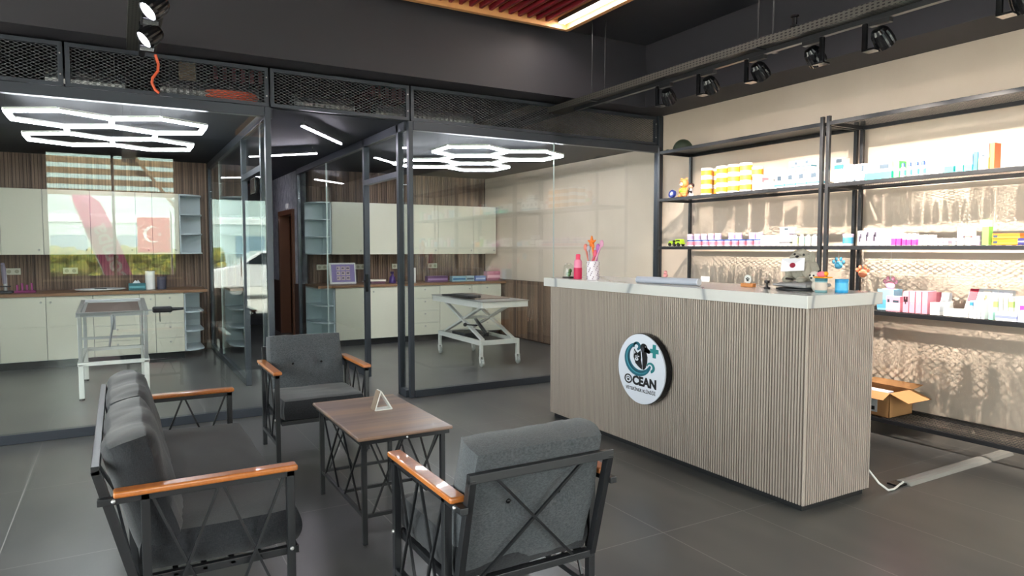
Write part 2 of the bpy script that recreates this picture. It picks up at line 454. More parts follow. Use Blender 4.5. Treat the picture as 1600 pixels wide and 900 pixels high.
window('window_1', 'wide shop window behind the camera beside the entrance', -1.2, 1.1, .9, 3.4, 'y', -3.07, [-.05])
window('window_2', 'shop window behind the camera near the shelf wall, enlarged for more daylight', 3.5, 5.5, .1, 3.4, 'y', -3.07, [4.5])  # opening enlarged to let more daylight in
window('window_3', 'unseen window in the left wall of the waiting area, widened for more daylight', -2.7, 5.7, .1, 3.4, 'x', -4.07, [-.6, 1.5, 3.6])  # unseen opening, stretched along the wall to add daylight
dr = window('door_2', 'glazed entrance door behind the camera', 1.7, 3.1, 0, 2.6, 'y', -3.07, [2.4])
MB().tube([(2.3, -2.98, .9), (2.3, -2.94, .95), (2.3, -2.94, 1.25), (2.3, -2.98, 1.3)], .012).build('door_handle', 'chrome', dr, smooth=True)

# slat cladding (each panel one mesh of upright battens)
def slats(name, m, u0, u1, z0, z1, pos, axis, pitch=.04, w=.034, th=.012, sgn=-1):
    mb = MB(); n = int((u1 - u0) / pitch)
    for i in range(n):
        a = u0 + i * pitch
        if axis == 'y': mb.box(a, a + w, pos, pos + sgn * th, z0, z1)
        else: mb.box(pos, pos + sgn * th, a, a + w, z0, z1)
    return mb.build(name, m)
struct(slats('trim_slat_wall_left', 'brown_slats', -4.0, 1.16, .1, 2.745, BYW, 'y'))
struct(slats('trim_slat_wall_right', 'brown_slats', 2.64, WX, .1, 2.745, BYW, 'y'))
struct(box('trim_wainscot_backing', 'slat_backing', WX - .02, WX, 6.42, BYW - .02, 0, .97))
struct(slats('trim_wainscot_slats', 'brown_slats', 6.45, BYW - .02, .02, .965, WX - .02, 'x'))

# ------------------------------------------------------------------ glass partitions
GM = 'graphite_metal'
def gx(mb, x0, x1, z0, z1, y=PY, t=.006): return mb.box(x0, x1, y - t, y + t, z0, z1)
def gy(mb, y0, y1, z0, z1, x, t=.006): return mb.box(x - t, x + t, y0, y1, z0, z1)
HZ = 2.66        # top of the glass
def front_partition(label, x0, x1, joints, loc):
    t = thing('glass_partition', label, 'glass partition', loc)
    MB().box(x0, x1, PY - .03, PY + .03, 0.001, .075).build('bottom_rail', GM, t, bevel=.003)
    MB().box(x0, x1, PY - .035, PY + .035, HZ, 2.745).build('top_rail', GM, t, bevel=.003)
    xs = [x0] + joints + [x1]
    for a, b in zip(xs, xs[1:]):
        gx(MB(), a + .003, b - .003, .072, HZ + .002).build('glass_pane', 'clear_glass', t)
    for j in joints:
        MB().box(j - .0025, j + .0025, PY - .007, PY + .007, .075, HZ).build('glass_joint', 'glass_edge', t)
    return t
def post(t, x, y, w=.05, d=.05, z0=0.001, z1=2.745):
    return MB().box(x - w/2, x + w/2, y - d/2, y + d/2, z0, z1).build('post', GM, t, bevel=.003)
tL = front_partition('front glass wall of the left treatment room behind the sofa', -4.0, 1.15, [-2.6, -.81 + .02 - .39], (-1.4, PY, 0))
post(tL, 1.18, PY, .05, .06); 
tR = front_partition('front glass wall of the right treatment room beside the reception counter', 2.545, 5.72, [4.22], (4.1, PY, 0))
post(tR, 2.52, PY, .045, .06); post(tR, 5.75, PY, .07, .08, z1=3.10)
def side_partition(label, x, d0, d1, near, far, gj, swing):
    t = thing('glass_partition', label, 'glass partition', (x, 8.5, 0))
    y1 = near
    MB().box(x - .03, x + .03, PY + .03, far, HZ, 2.745).build('top_rail', GM, t, bevel=.003)
    MB().box(x - .03, x + .03, d1, far, 0.001, .075).build('bottom_rail', GM, t, bevel=.003)
    if d0 - PY > .12: MB().box(x - .03, x + .03, PY + .03, d0, 0.001, .075).build('bottom_rail', GM, t, bevel=.003)
    for q in (d0, d1): post(t, x, q, .06, .06)
    post(t, x, far, .05, .05)
    MB().box(x - .03, x + .03, d0 + .03, d1 - .03, 2.22, 2.28).build('transom', GM, t, bevel=.003)
    gy(MB(), d0 + .03, d1 - .03, 2.28, HZ, x).build('glass_pane', 'clear_glass', t)
    gy(MB(), PY + .03, d0 - .03, .072, HZ, x).build('glass_pane', 'clear_glass', t)
    c = d1 + .03
    for g in gj + [far - .025]:
        gy(MB(), c, g - .003, .072, HZ, x).build('glass_pane', 'clear_glass', t)
        if g in gj: MB().box(x - .007, x + .007, g - .0025, g + .0025, .075, HZ).build('glass_joint', 'glass_edge', t)
        c = g + .003
    return t
sR = side_partition('corridor glass wall of the right treatment room with a doorway in it', 2.5, 6.60, 7.70, PY, 11.08, [9.42], 1)
hb = MB(); hb.box(2.47, 2.50, 7.655, 7.675, 1.0, 1.2); hb.build('lock_plate', 'black_gloss', sR)
MB().tube([(2.49, 7.665, 1.12), (2.44, 7.665, 1.12), (2.44, 7.60, 1.12)], .009).build('door_handle', 'black_gloss', sR, smooth=True)
for z in (.25, 1.55, 2.0): MB().tube([(2.545, 6.64, z), (2.545, 6.64, z + .1)], .011).build('hinge', 'black_gloss', sR, smooth=True)
sL = side_partition('corridor glass wall of the left treatment room with a doorway in it', 1.2, 6.72, 7.85, PY, 11.0, [9.9], 1)
MB().box(1.13, 1.17, 6.78, 7.04, 2.02, 2.17).build('door_closer', 'black_gloss', sL, bevel=.005)

# ------------------------------------------------------------------ mesh screens above the glass
xs = [-4.0, -2.1, -.32, 1.2, 2.52, 5.71]
labs = ['far left mesh screen above the glass, cut by the picture edge', 'mesh screen above the glass, out of view at far left',
        'mesh screen above the left glass wall with an orange cable hanging before it', 'mesh screen spanning above the corridor entrance', 'long mesh screen above the right treatment room glass, crossed by the cable tray']
labs[0], labs[1] = labs[1], labs[0]
for (a, b), lb in zip(zip(xs, xs[1:]), labs):
    t = thing('mesh_screen', lb, 'mesh screen', ((a + b) / 2, PY, 2.76), 'mesh screens above the glass walls')
    f = MB(); f.box(a + .008, b - .008, PY - .02, PY + .02, 2.75, 2.78); f.box(a + .008, b - .008, PY - .02, PY + .02, 3.055, 3.088)
    f.box(a + .008, a + .04, PY - .02, PY + .02, 2.78, 3.055); f.box(b - .04, b - .008, PY - .02, PY + .02, 2.78, 3.055)
    f.build('frame', GM, t, bevel=.002)
    MB().box(a + .03, b - .03, PY - .004, PY - .001, 2.77, 3.07).build('expanded_mesh', 'panel_mesh', t)
    for z in (2.84, 3.0):
        MB().lathe([(.006, 0), (.006, .006)], n=8, mtx=Matrix.Translation((b - .025, PY - .02, z)) @ Matrix.Rotation(R(90), 4, 'X')).build('bolt', 'bolt_zinc', t)
# ducts and timbers lying in the void above the rooms
for (x0, x1, z, r, lb) in ((-.55, .12, 3.12, .12, 'left ribbed silver duct in the ceiling void behind the mesh'), (.42, 1.4, 3.14, .12, 'middle ribbed silver duct in the ceiling void behind the mesh'), (1.75, 2.45, 3.14, .10, 'ribbed silver duct in the void above the corridor'), (2.7, 4.0, 3.12, .11, 'long ribbed duct in the void above the right treatment room')):
    pts = []; rr = []; n = int((x1 - x0) / .03)
    for i in range(n + 1): pts.append((x0 + i * .03, 8, z)); rr.append(r if i % 2 else r * .93)
    d = thing('ventilation_duct', lb, 'duct', (x0, 8, z - r), 'ribbed ducts above the treatment rooms')
    MB().tube(pts, rr, 16).build('ribbed_pipe', 'galvanised', d)
    for q in (x0 + .1, x1 - .1): MB().tube([(q, 8, z + r - .01), (q, 8, 3.8)], .006, 6).build('hanger', 'black_metal', d)
for x0, x1, y in ((1.1, 1.75, 9.4), (3.15, 3.75, 9.4)):
    t = thing('red_baffle_panel', 'crimson slatted ceiling panel seen through the mesh ' + ('left of the corridor' if x0 < 2 else 'beside the corridor corner'), 'ceiling panel', ((x0+x1)/2, y, 3.6), 'red ceiling panels in the void')
    for i in range(6):
        a = x0 + i * (x1 - x0) / 6
        MB().box(a, a + .05, y, y + 1.2, 3.62, 3.78).build('baffle', 'red_baffle', t)
tb = box('timber_board', 'tan_board', .68, .86, 9.0, 9.05, 3.48, 3.80, origin=(.77, 9, 3.48)); tag(tb, 'pale brown board stub in the void behind the mesh', 'board')
# orange cables
c = MB().tube([(.31, 6.33, 3.07), (.33, 6.335, 3.0), (.325, 6.33, 2.94), (.285, 6.33, 2.88), (.28, 6.33, 2.84), (.30, 6.33, 2.79), (.33, 6.33, 2.765)], .011, 8).build('orange_cable', 'd2552f', origin=(.31, 6.33, 2.77), smooth=True)
tag(c, 'orange corrugated cable hanging down in front of the mesh', 'cable')
pts = [(.92 + .20 * cos(i * .42) + .02 * sin(i), 6.56 + .07 * sin(i * .42), 2.797 + .0011 * i) for i in range(76)]
c = MB().tube(pts, .009, 6).build('cable_coil', 'd2552f', origin=(.9, 6.6, 2.785), smooth=True)
tag(c, 'flat coil of orange cable lying on the left room roof behind the mesh', 'cable')

# ------------------------------------------------------------------ slatted light recess in the ceiling
t = thing('ceiling_light_panel', 'oak framed ceiling recess with crimson slats and a linear light', 'ceiling light', (3.2, 4.9, 3.7))
X0, X1, Y0, Y1, ZT = 2.05, 4.03, 2.9, 5.85, 3.79
f = MB(); f.box(X0, X1, Y1 - .05, Y1, 3.7, ZT); f.box(X0, X1, Y0, Y0 + .05, 3.7, ZT); f.box(X0, X0 + .05, Y0 + .05, Y1 - .05, 3.7, ZT); f.box(X1 - .05, X1, Y0 + .05, Y1 - .05, 3.7, ZT)
f.build('frame', 'oak_frame', t, bevel=.003)
for i in range(16):
    a = X0 + .1 + i * .105
    MB().box(a, a + .03, Y0 + .06, Y1 - .06, 3.74, ZT).build('slat', 'red_baffle', t)
MB().box(X0 + .05, X1 - .05, Y0 + .05, Y1 - .05, 3.785, 3.795).build('backboard', 'oak_frame', t)
h = MB().box(X1 - .17, X1 - .09, Y0 + .06, Y1 - .08, 3.745, 3.785).build('light_housing', 'black_metal', t)
MB().box(X1 - .165, X1 - .095, Y0 + .07, Y1 - .09, 3.737, 3.745).build('light_tube', 'led_cove', h)

dup(t, loc=(3.2, .4, 3.7), label='added oak framed ceiling light behind the camera, unseen, brightening the waiting area')  # unseen copy, added to fill the room with more light

# ------------------------------------------------------------------ hexagon lights
def hexlight(label, cx, cy, Rr, z, loc):
    t = thing('hexagon_light', label, 'ceiling light', (cx, cy, z), 'honeycomb lights of the treatment rooms')
    cs = [(0, 0), (-1, -1), (1, -1), (-1, 1), (1, 1)]; hw = Rr * sqrt(3) / 2; E = set(); P = {}
    for i, j in cs:
        c = (cx + i * hw, cy + j * Rr * 1.5)
        ps = [(round(c[0] + Rr * sin(k * pi / 3), 3), round(c[1] + Rr * cos(k * pi / 3), 3)) for k in range(6)]
        for a, b in zip(ps, ps[1:] + ps[:1]):
            key = tuple(sorted(((round(a[0], 1), round(a[1], 1)), (round(b[0], 1), round(b[1], 1)))))
            if key not in E: E.add(key); P[key] = (a, b)
    nodes = {}
    for a, b in P.values():
        MB().bar((*a, z), (*b, z), .030, .018).build('light_tube', 'led_tube', t)
        MB().bar((*a, z + .021), (*b, z + .019), .046, .018).build('housing', 'white_plastic', t)
        for q in (a, b): nodes[(round(q[0], 1), round(q[1], 1))] = q
    for q in list(nodes.values())[::4]:
        MB().tube([(*q, z + .03), (*q, 2.745)], .0015, 5).build('hanging_wire', 'chrome', t)
hexlight('honeycomb tube light in the left treatment room', -.015, 7.68, .425, 2.6, None)
hexlight('honeycomb tube light in the right treatment room', 3.90, 7.70, .43, 2.6, None)
def line_light(label, a, b):
    t = thing('linear_light', label, 'ceiling light', a, 'slim line lights in the corridor')
    MB().bar(a, b, .018, .012).build('light_tube', 'led_line', t)
    A, B = Vector(a), Vector(b); up = Vector((0, 0, .018))
    MB().bar(A + up, B + up, .040, .020).build('housing', 'black_metal', t)
    for q in (A.lerp(B, .06), A.lerp(B, .94)): MB().tube([q + up, (q.x, q.y, 2.745)], .003, 6).build('hanging_wire', 'chrome', t)
line_light('nearest slim line light hanging at the corridor entrance', (1.537, 6.62, 2.65), (2.169, 7.53, 2.65))
line_light('slim line light deeper in the corridor, crossing behind the first', (1.47, 9.15, 2.65), (2.129, 8.44, 2.65))

line_light('slim line light added deep in the corridor to brighten the sculpted wall', (1.5, 12.1, 2.65), (2.1, 11.6, 2.65))  # extra lamp added to light the dim plaster
# ------------------------------------------------------------------ cable trays with track spotlights
def tray(label, x, y0, y1, z, wd, rods):
    t = thing('cable_tray', label, 'cable tray', (x, (y0+y1)/2, z), 'perforated cable trays')
    b = MB(); b.box(x - wd/2, x + wd/2, y0, y1, z, z + .003); b.box(x - wd/2, x - wd/2 + .003, y0, y1, z + .003, z + .06); b.box(x + wd/2 - .003, x + wd/2, y0, y1, z + .003, z + .06)
    b.build('tray', 'tray_perforated', t)
    MB().box(x - .02, x + .02, y0 + .3, min(y1, 6.0), z - .035, z - .002).build('light_track', 'black_metal', t)
    for q in rods:
        for s in (-1, 1): MB().tube([(x + s * (wd/2 - .02), q, z), (x + s * (wd/2 - .02), q, 3.8)], .006, 6).build('hanging_rod', 'black_metal', t)
        MB().box(x - wd/2 - .02, x + wd/2 + .02, q - .02, q + .02, z - .012, z - .003).build('cross_bracket', 'black_metal', t)
    return t
tray('perforated black cable tray running above the counter aisle', 4.24, -1.5, 9.0, 2.985, .20, [.2, 3.55, 5.6])
tray('perforated black cable tray above the sofa at the left', .20, -1.0, 6.0, 3.0, .20, [1.0, 3.5])
def spot(label, x, y, z, aim, lit, side, group):
    """gimbal track head: driver box on the track, bracket, ribbed bowl"""
    t = thing('track_spotlight', label, 'spotlight', (x, y, z), group)
    MB().box(x - .022, x + .022, y - .07, y + .07, z - .03, z).build('track_adapter', 'black_metal', t, bevel=.002)
    b = MB(); b.box(x - .03, x - .008, y + side * .075, y + side * .105, z - .17, z - .005); b.box(x - .03, x + .05, y + side * .02, y + side * .105, z - .182, z - .17)
    b.build('bracket', 'black_gloss', t, bevel=.002)
    c = Vector((x + .03, y, z - .11)); d = (Vector(aim) - c).normalized()
    q = d.to_track_quat('Z', 'Y').to_matrix().to_4x4(); mt = Matrix.Translation(c) @ q
    hd = MB().lathe([(.012, -.075), (.04, -.07), (.056, -.045), (.062, -.01), (.064, .03), (.061, .055), (.054, .055), (.05, .045)], n=32, mtx=mt, ribs=1, rib=-.06).build('lamp_head', 'black_gloss', t, smooth=False)
    MB().lathe([(.05, .044), (.05, .050)], n=24, mtx=mt).build('lamp_lens', 'spot_disc', hd)
    l = light('SPOT', 'spot_beam', c + d * .07 - Vector(t.location), lit, (1, .88, .76) if x > 2 else (.95, .95, 1), spot_size=R(68 if x > 2 else 78), spot_blend=.45, shadow_soft_size=.012)
    l.parent = t; l.rotation_euler = d.to_track_quat('-Z', 'Y').to_euler()
    return t
names = ['track spotlight closest to the glass partition, over the counter aisle', 'second track spotlight out from the glass partition', 'third track spotlight, hanging below the tray rods',
         'fourth track spotlight, its bowl on the left of its bracket', 'fifth track spotlight, largest whole one over the shelves', 'track spotlight cut by the top right corner', ]
for lb, y, sd, ay in zip(names, (4.62, 4.12, 3.62, 3.15, 2.66, 1.88), (1, 1, 1, -1, 1, 1), (5.3, 4.4, 3.6, 2.95, 2.5, 1.8)):
    spot(lb, 4.24, y, 2.95, (WX, ay, 1.35), SPOT_W, sd, 'track spotlights aimed at the shelves')
for y in (1.2, .4, -.4): spot('track spotlight over the shelves beyond the right picture edge', 4.24, y, 2.95, (WX, y, 1.35), SPOT_W, 1, 'track spotlights outside the frame')
spot('lit track spotlight at the upper left, lower of the two', .19, 5.0, 2.965, (-1.2, 4.6, 1.6), SPOT_L, 1, 'lit spotlights on the left tray')
spot('lit track spotlight at the upper left, cut by the top edge', .19, 4.4, 2.965, (-1.2, 3.9, 1.5), SPOT_L, 1, 'lit spotlights on the left tray')
cl = thing('black_clamp', 'small black clamp standing on the right cable tray', 'clamp', (4.20, 3.27, 3.045))
MB().lathe([(.03, 0), (.03, .03), (.018, .035), (.018, .085), (.03, .09), (.03, .10)], (4.20, 3.27, 3.045), 14).build('body', 'black_gloss', cl)
MB().tube([(4.20, 3.27, 3.06), (4.19, 3.35, 3.05), (4.17, 3.5, 3.0)], .006, 6).build('lead', 'black_gloss', cl)
# ================================================================== reception counter
t = thing('reception_counter', 'fluted taupe reception counter with a white marble slab top', 'counter', (3.62, 3.75, 0))
cx0, cx1, cy0, cy1, ct = 3.31, 3.935, 2.445, 5.055, 1.165
MB().box(cx0 + .012, cx1 - .012, cy0 + .012, cy1 - .012, .045, ct).build('carcass', 'groove_dark', t)
MB().box(cx0 + .03, cx1 - .03, cy0 + .03, cy1 - .03, .001, .045).build('plinth', 'kick_black', t)
def flutes(u0, u1, pos, axis, sg, pitch=.0195):
    mb = MB(); n = round((u1 - u0) / pitch); p = (u1 - u0) / n
    for i in range(n):
        a = u0 + i * p; g = .0072 if i % 6 else .0095
        pts = [(a + g * .5, 0), (a + g * .5, .007), (a + g * .5 + .002, .0105), (a + p - g * .5 - .002, .0105), (a + p - g * .5, .007), (a + p - g * .5, 0)]
        if axis == 'x': mb.prism([(pos + sg * b, q) for q, b in pts], .042, ct, 'z')
        else: mb.prism([(q, pos + sg * b) for q, b in pts], .042, ct, 'z')
    return mb
flutes(cy0, cy1, cx0 + .012, 'x', -1).build('front_panel', 'taupe_flutes', t)
flutes(cx0 + .004, cx1 - .004, cy0 + .012, 'y', -1).build('end_panel', 'taupe_flutes', t)
flutes(cx0 + .004, cx1 - .004, cy1 - .012, 'y', 1).build('end_panel', 'taupe_flutes', t)
flutes(cy0, cy1, cx1 - .012, 'x', 1).build('back_panel', 'taupe_flutes', t)
MB().box(3.285, 3.985, 2.43, 5.125, ct, 1.238).build('marble_top', 'marble', t, bevel=.003)

# round sign
SC = Vector((3.24, 3.75, .632)); SR = .257
t = thing('round_sign', 'round white clinic sign with black rim on the counter front', 'sign', (3.27, 3.75, .632))
rt = Matrix.Translation((0, 0, 0)) @ Matrix.Rotation(R(-90), 4, 'Y')
def disc(r, x0, x1, n=72): return MB().prism([(3.75 + r * cos(2*pi*k/n), .632 + r * sin(2*pi*k/n)) for k in range(n)], x0, x1, 'x')
disc(SR, 3.245, 3.297).build('rim', 'black_gloss', t, bevel=.002)
disc(SR - .004, 3.236, 3.245).build('face', 'dfe3ee', t)
# artwork in sign units: u to the right as read, v up; the sign is read looking along +x, so u = -y
def art(polys, m, name, lift=.0):
    mb = MB()
    for ps in polys: mb.prism([(3.75 - u, .632 + v) for u, v in ((1.12 * a + .012, .90 * b + .026) for a, b in ps)], 3.2345 - lift, 3.2362 - lift, 'x')
    return mb.build(name, m, t)
def swoosh(cx, cy, r0, r1, a0, a1, w0, w1, wm, n=40):
    o = []; i_ = []
    for k in range(n + 1):
        s = k / n; a = R(a0 + (a1 - a0) * s); r = r0 + (r1 - r0) * s
        w = (w0 + (w1 - w0) * s) + wm * sin(pi * s)
        o.append((cx + (r + w/2) * cos(a), cy + (r + w/2) * sin(a))); i_.append((cx + (r - w/2) * cos(a), cy + (r - w/2) * sin(a)))
    return [[o[k], o[k+1], i_[k+1], i_[k]] for k in range(n)]
art(swoosh(-.025, .052, .125, .112, 100, 338, .008, .016, .048), '1f6477', 'wave_emblem')
art(swoosh(-.025, .052, .127, .117, 115, 310, .002, .002, .006), '4fa0b0', 'wave_highlight', .0012)
art(swoosh(-.025, .052, .108, .103, 120, 300, .002, .002, .005), '12303f', 'wave_shadow', .0012)
art(swoosh(-.050, .148, .030, .022, 200, -80, .010, .016, .012, 20), '1f6477', 'wave_curl')
art(swoosh(.078, -.005, .036, .030, 240, 480 - 360 + 20, .012, .008, .012, 4)[:0] + swoosh(.078, .0, .034, .030, -80, 170, .022, .006, .006, 22), '2a7f83', 'wave_curl')
circ = lambda u, v, r, s=1, n=20: [(u + r * cos(2*pi*k/n), v + r * s * sin(2*pi*k/n)) for k in range(n)]
art([circ(.016, .146, .034), circ(.060, .122, .020, .8), [(.018, .176), (.050, .150), (.074, .132), (.066, .106), (.030, .115)],
     [(-.006, .135), (.040, .120), (.052, .075), (.050, .030), (.036, -.012), (.020, -.030), (.006, -.030), (.004, .05)]], '17181c', 'dog_emblem')
art([circ(.006, .128, .013, 2.0)], '3a3c44', 'dog_ear', .0012)
art([circ(.034, .156, .0042)], 'd5d8e2', 'dog_eye', .0012)
art([circ(-.044, .064, .037, .95), [(-.080, .070), (-.076, .128), (-.048, .098)], [(-.040, .098), (-.014, .122), (-.008, .066)],
     [(-.076, .050), (-.012, .050), (.002, .0), (.000, -.030), (-.030, -.014), (-.062, .012)]], '17181c', 'cat_emblem', .0008)
art([circ(-.050, .046, .017, .8), [(-.066, .066), (-.056, .076), (-.048, .068), (-.056, .064)], [(-.040, .068), (-.030, .077), (-.022, .068), (-.031, .064)], [(-.047, .055), (-.043, .092), (-.040, .055)], [(-.075, .085), (-.073, .112), (-.060, .096)]], 'd5d8e2', 'cat_face', .0016)
art([circ(-.050, .049, .0045)], '17181c', 'cat_nose', .0024)
art([[(.100, .185), (.130, .185), (.130, .080), (.100, .080)], [(.076, .150), (.100, .150), (.100, .116), (.076, .116)], [(.130, .150), (.154, .150), (.154, .116), (.130, .116)]], '2a8588', 'cross_emblem')
def letters(s, size, u, v, m='17181c', bold=0, sx=1, al='LEFT', fw=None):
    return text_mesh(s, size, m, 'lettering', t, (3.2352, 3.75 - u, .632 + v), (0, -1, 0), (0, 0, 1), .0008, bold, al, sx, fw)
letters('CEAN', .088, -.090, -.119, bold=.0042, sx=1, fw=.255)
letters('VETER\u0130NER KL\u0130N\u0130\u011e\u0130', .033, -.004, -.166, bold=.0003, al='CENTER', fw=.32)
n = 32
ring = swoosh(-.133, -.127, .032, .034, 0, 360, .011, .011, 0, 32)
art(ring, '17181c', 'letter_ring')
paw = [[(-.133 + .012 * cos(k*pi/6), -.135 + .009 * sin(k*pi/6)) for k in range(12)]]
for a in (35, 72, 108, 145): paw.append([(-.133 + .019 * cos(R(a)) + .0042 * cos(k*pi/4), -.131 + .017 * sin(R(a)) + .0052 * sin(k*pi/4)) for k in range(8)])
art(paw, '17181c', 'paw_emblem')

# ================================================================== seating
TW = .03
def arm_frame(t, y, x0, x1, xb, zt=.615, zs=.13, name='side_frame', nx=1):
    """one side of a seat in local axes: front at x1, rear leg at x0, rail runs back to xb"""
    f = MB(); f.box(x1 - TW, x1, y - .015, y + .015, 0.0, zt); f.box(x0, x0 + TW, y - .015, y + .015, 0.0, zt)
    f.box(xb, x1, y - .015, y + .015, zt - .022, zt + .002); f.box(x0 + TW, x1 - TW, y - .015, y + .015, zs - .012, zs + .012)
    o = f.build(name, 'black_metal', t, bevel=.002)
    L = x1 - x0 - 2 * TW; a0 = x0 + TW; zt2 = zt - .022; zb = zs + .012; q = MB()
    for k in range(nx):
        s0 = a0 + L * k / nx; s1 = a0 + L * (k + 1) / nx; w = s1 - s0
        q.bar((s0 + w * .04, y, zt2), (s0 + w * .80, y + .004, zb), .010, .010, (0, 1, 0)); q.bar((s0 + w * .96, y, zt2), (s0 + w * .20, y - .004, zb), .010, .010, (0, 1, 0))
    q.build('cross_rods', 'black_metal', o)
    return o
def make_seat(name, label, cat, L, nback, group=None):
    """local axes: faces +x, width along y. L = outer width"""
    t = thing(name, label, cat, (0, 0, 0), group)
    D = .66; x1 = .34; x0 = -.20; xb = -.335; h = L / 2 - .03
    for s in (-1, 1):
        f = arm_frame(t, s * h, x0, x1, xb, nx=2)
        MB().box(-.285, x1 + .012, s * h - .031, s * h + .031, .617, .641).build('armrest', 'orange_wood', t, bevel=.008, seg=3)
        for (bx, bz) in ((xb + .05, .606), (x1 - .015, .30)):
            MB().lathe([(.008, 0), (.007, .005), (.003, .007)], n=10, mtx=Matrix.Translation((bx, s * (h + .015), bz)) @ Matrix.Rotation(R(-90 * s), 4, 'X')).build('bolt', 'bolt_zinc', t)
    hi = h - .022
    # seat frame and springs
    f = MB(); f.box(-.22, x1 + .02, -hi, -hi + .028, .262, .292); f.box(-.22, x1 + .02, hi - .028, hi, .262, .292)
    f.box(x1 - .008, x1 + .02, -hi, hi, .262, .292); f.box(-.22, -.192, -hi, hi, .262, .292)
    for k in range(1, 5): f.box(-.2 + k * .1, -.18 + k * .1, -hi, hi, .272, .286)
    f.build('seat_frame', 'black_metal', t, bevel=.002)
    # reclined back frame
    P = lambda s: Vector((-.225 - .112 * s, 0, .285 + .43 * s))
    f = MB(); A, B = P(0), P(1)
    for s in (-1, 1): f.bar(A + Vector((0, s * (hi - .004), 0)), B + Vector((0, s * (hi - .004), 0)), .026, .032, (1, 0, 0))
    f.bar(B + Vector((0, -hi - .009, 0)), B + Vector((0, hi + .009, 0)), .028, .032); f.bar(A + Vector((0, -hi, 0)), A + Vector((0, hi, 0)), .028)
    bf = f.build('back_frame', 'black_metal', t, bevel=.002)
    q = MB(); nxx = nback; w = 2 * hi / nxx; ex = Vector((-.006, 0, 0))
    for k in range(nxx):
        y0 = -hi + k * w
        q.bar(B + ex + Vector((0, y0 + w * .22, -.01)), A + ex + Vector((0, y0 + w * .86, .01)), .010, .010, (1, 0, 0)); q.bar(B + ex + Vector((0, y0 + w * .84, -.01)), A + ex + Vector((0, y0 + w * .16, .01)), .010, .010, (1, 0, 0))
    q.build('cross_rods', 'black_metal', bf)
    # cushions
    for k in range(1 if nback == 1 else 1):
        c = cushion(.085, 0, .365, .60, 2 * hi - .01, .155, edge=.86, seed=1 + nback, n=18, wr=.004)
        c.build('seat_cushion', 'charcoal_fabric', t, smooth=True)
    cw = (2 * hi - .02) / nback
    for k in range(nback):
        yc = -hi + .01 + cw * (k + .5); big = nback > 1
        H = .50 if not big else .47
        cc = P(.55) + Vector((.105 if big else .085, 0, .055))
        # cushion local: w -> along y, d -> up the back, h -> thickness
        ax = Matrix(((0, -.252, .968, 0), (1, 0, 0, 0), (0, .968, .252, 0), (0, 0, 0, 1)))
        tf = ((-.38, .08), (.38, .08)) if not big else ()
        c = cushion(cc.x, yc, cc.z, cw - .005, H, .15 if not big else .19, edge=.66 if big else .92, seed=7 + 3 * k + nback, n=20, mtx=ax, tuft=tf, wr=.005 if not big else .012)
        o = c.build('back_cushion', 'grey_linen' if not big else 'charcoal_fabric', t, smooth=True)
        if not big:
            b = MB()
            for tu in (-.38, .38):
                p = Vector((cc.x, yc, cc.z)) + Vector((-.252 * .08 * H / 2, tu * (cw / 2), .968 * .08 * H / 2)) + Vector((.968, 0, .252)) * -.058
                b.ball(p, .010, 10, 6)
                p2 = Vector((cc.x, yc, cc.z)) + Vector((-.252 * .08 * H / 2, tu * (cw / 2), .968 * .08 * H / 2)) + Vector((.968, 0, .252)) * .058
                b.ball(p2, .009, 10, 6)
            b.build('buttons', 'black_gloss', o, smooth=True)
    return t
chair = make_seat('armchair', 'charcoal armchair facing the camera in front of the glass corridor', 'armchair', .70, 1, 'charcoal armchairs around the coffee table')
chair2 = dup(chair, loc=(1.315, 2.38, 0), rz=R(90), label='charcoal armchair seen from behind in the foreground, its back cushion above the frame')
chair.location = (1.255, 5.22, 0); chair.rotation_euler = (0, 0, R(-90))
sofa = make_seat('sofa', 'long charcoal sofa with orange wooden armrests along the left', 'sofa', 1.78, 2)
sofa.location = (.245, 3.625, 0)

# coffee table
t = thing('coffee_table', 'rectangular walnut coffee table with black criss-cross legs', 'table', (1.27, 3.72, 0))
tx0, tx1, ty0, ty1 = 1.0, 1.515, 3.25, 4.165
MB().box(tx0, tx1, ty0, ty1, .542, .560).build('tabletop', 'walnut_laminate', t, bevel=.006, seg=3)
MB().box(tx0 + .015, tx1 - .015, ty0 + .015, ty1 - .015, .52, .542).build('apron', 'black_metal', t)
for x in (tx0 + .03, tx1 - .055):
    for y in (ty0 + .035, ty1 - .06): MB().box(x, x + .025, y, y + .025, 0, .52).build('leg', 'black_metal', t, bevel=.002)
s = MB()
for x in (tx0 + .03, tx1 - .055): s.box(x + .004, x + .021, ty0 + .06, ty1 - .06, .135, .152)
for y in (ty0 + .035, ty1 - .06, (ty0 + ty1) / 2 - .01): s.box(tx0 + .055, tx1 - .055, y + .004, y + .021, .135, .152)
s.build('stretcher', 'black_metal', t)
q = MB()
def xs_(a, b, fix, ax, k0, k1):
    for i in range(2):
        s0 = a + (b - a) * i / 2; s1 = a + (b - a) * (i + 1) / 2; w = s1 - s0
        for u0, u1 in ((s0 + .02, s0 + w * .85), (s1 - .02, s0 + w * .15)):
            p, r_ = ((u0, fix, k0), (u1, fix, k1)) if ax == 'x' else ((fix, u0, k0), (fix, u1, k1))
            q.bar(p, r_, .009, .009, (0, 1, 0) if ax == 'x' else (1, 0, 0))
for y in (ty0 + .047, ty1 - .047):
    xs_(tx0 + .055, tx1 - .055, y, 'x', .52, .15)
for x in (tx0 + .042, tx1 - .042): xs_(ty0 + .06, ty1 - .06, x, 'y', .52, .15)
q.build('cross_rods', 'black_metal', t)
b = MB(); b.ball((1.262, ty0 + .014, .531), .006, 10, 6); b.build('bolt', 'bolt_zinc', t)
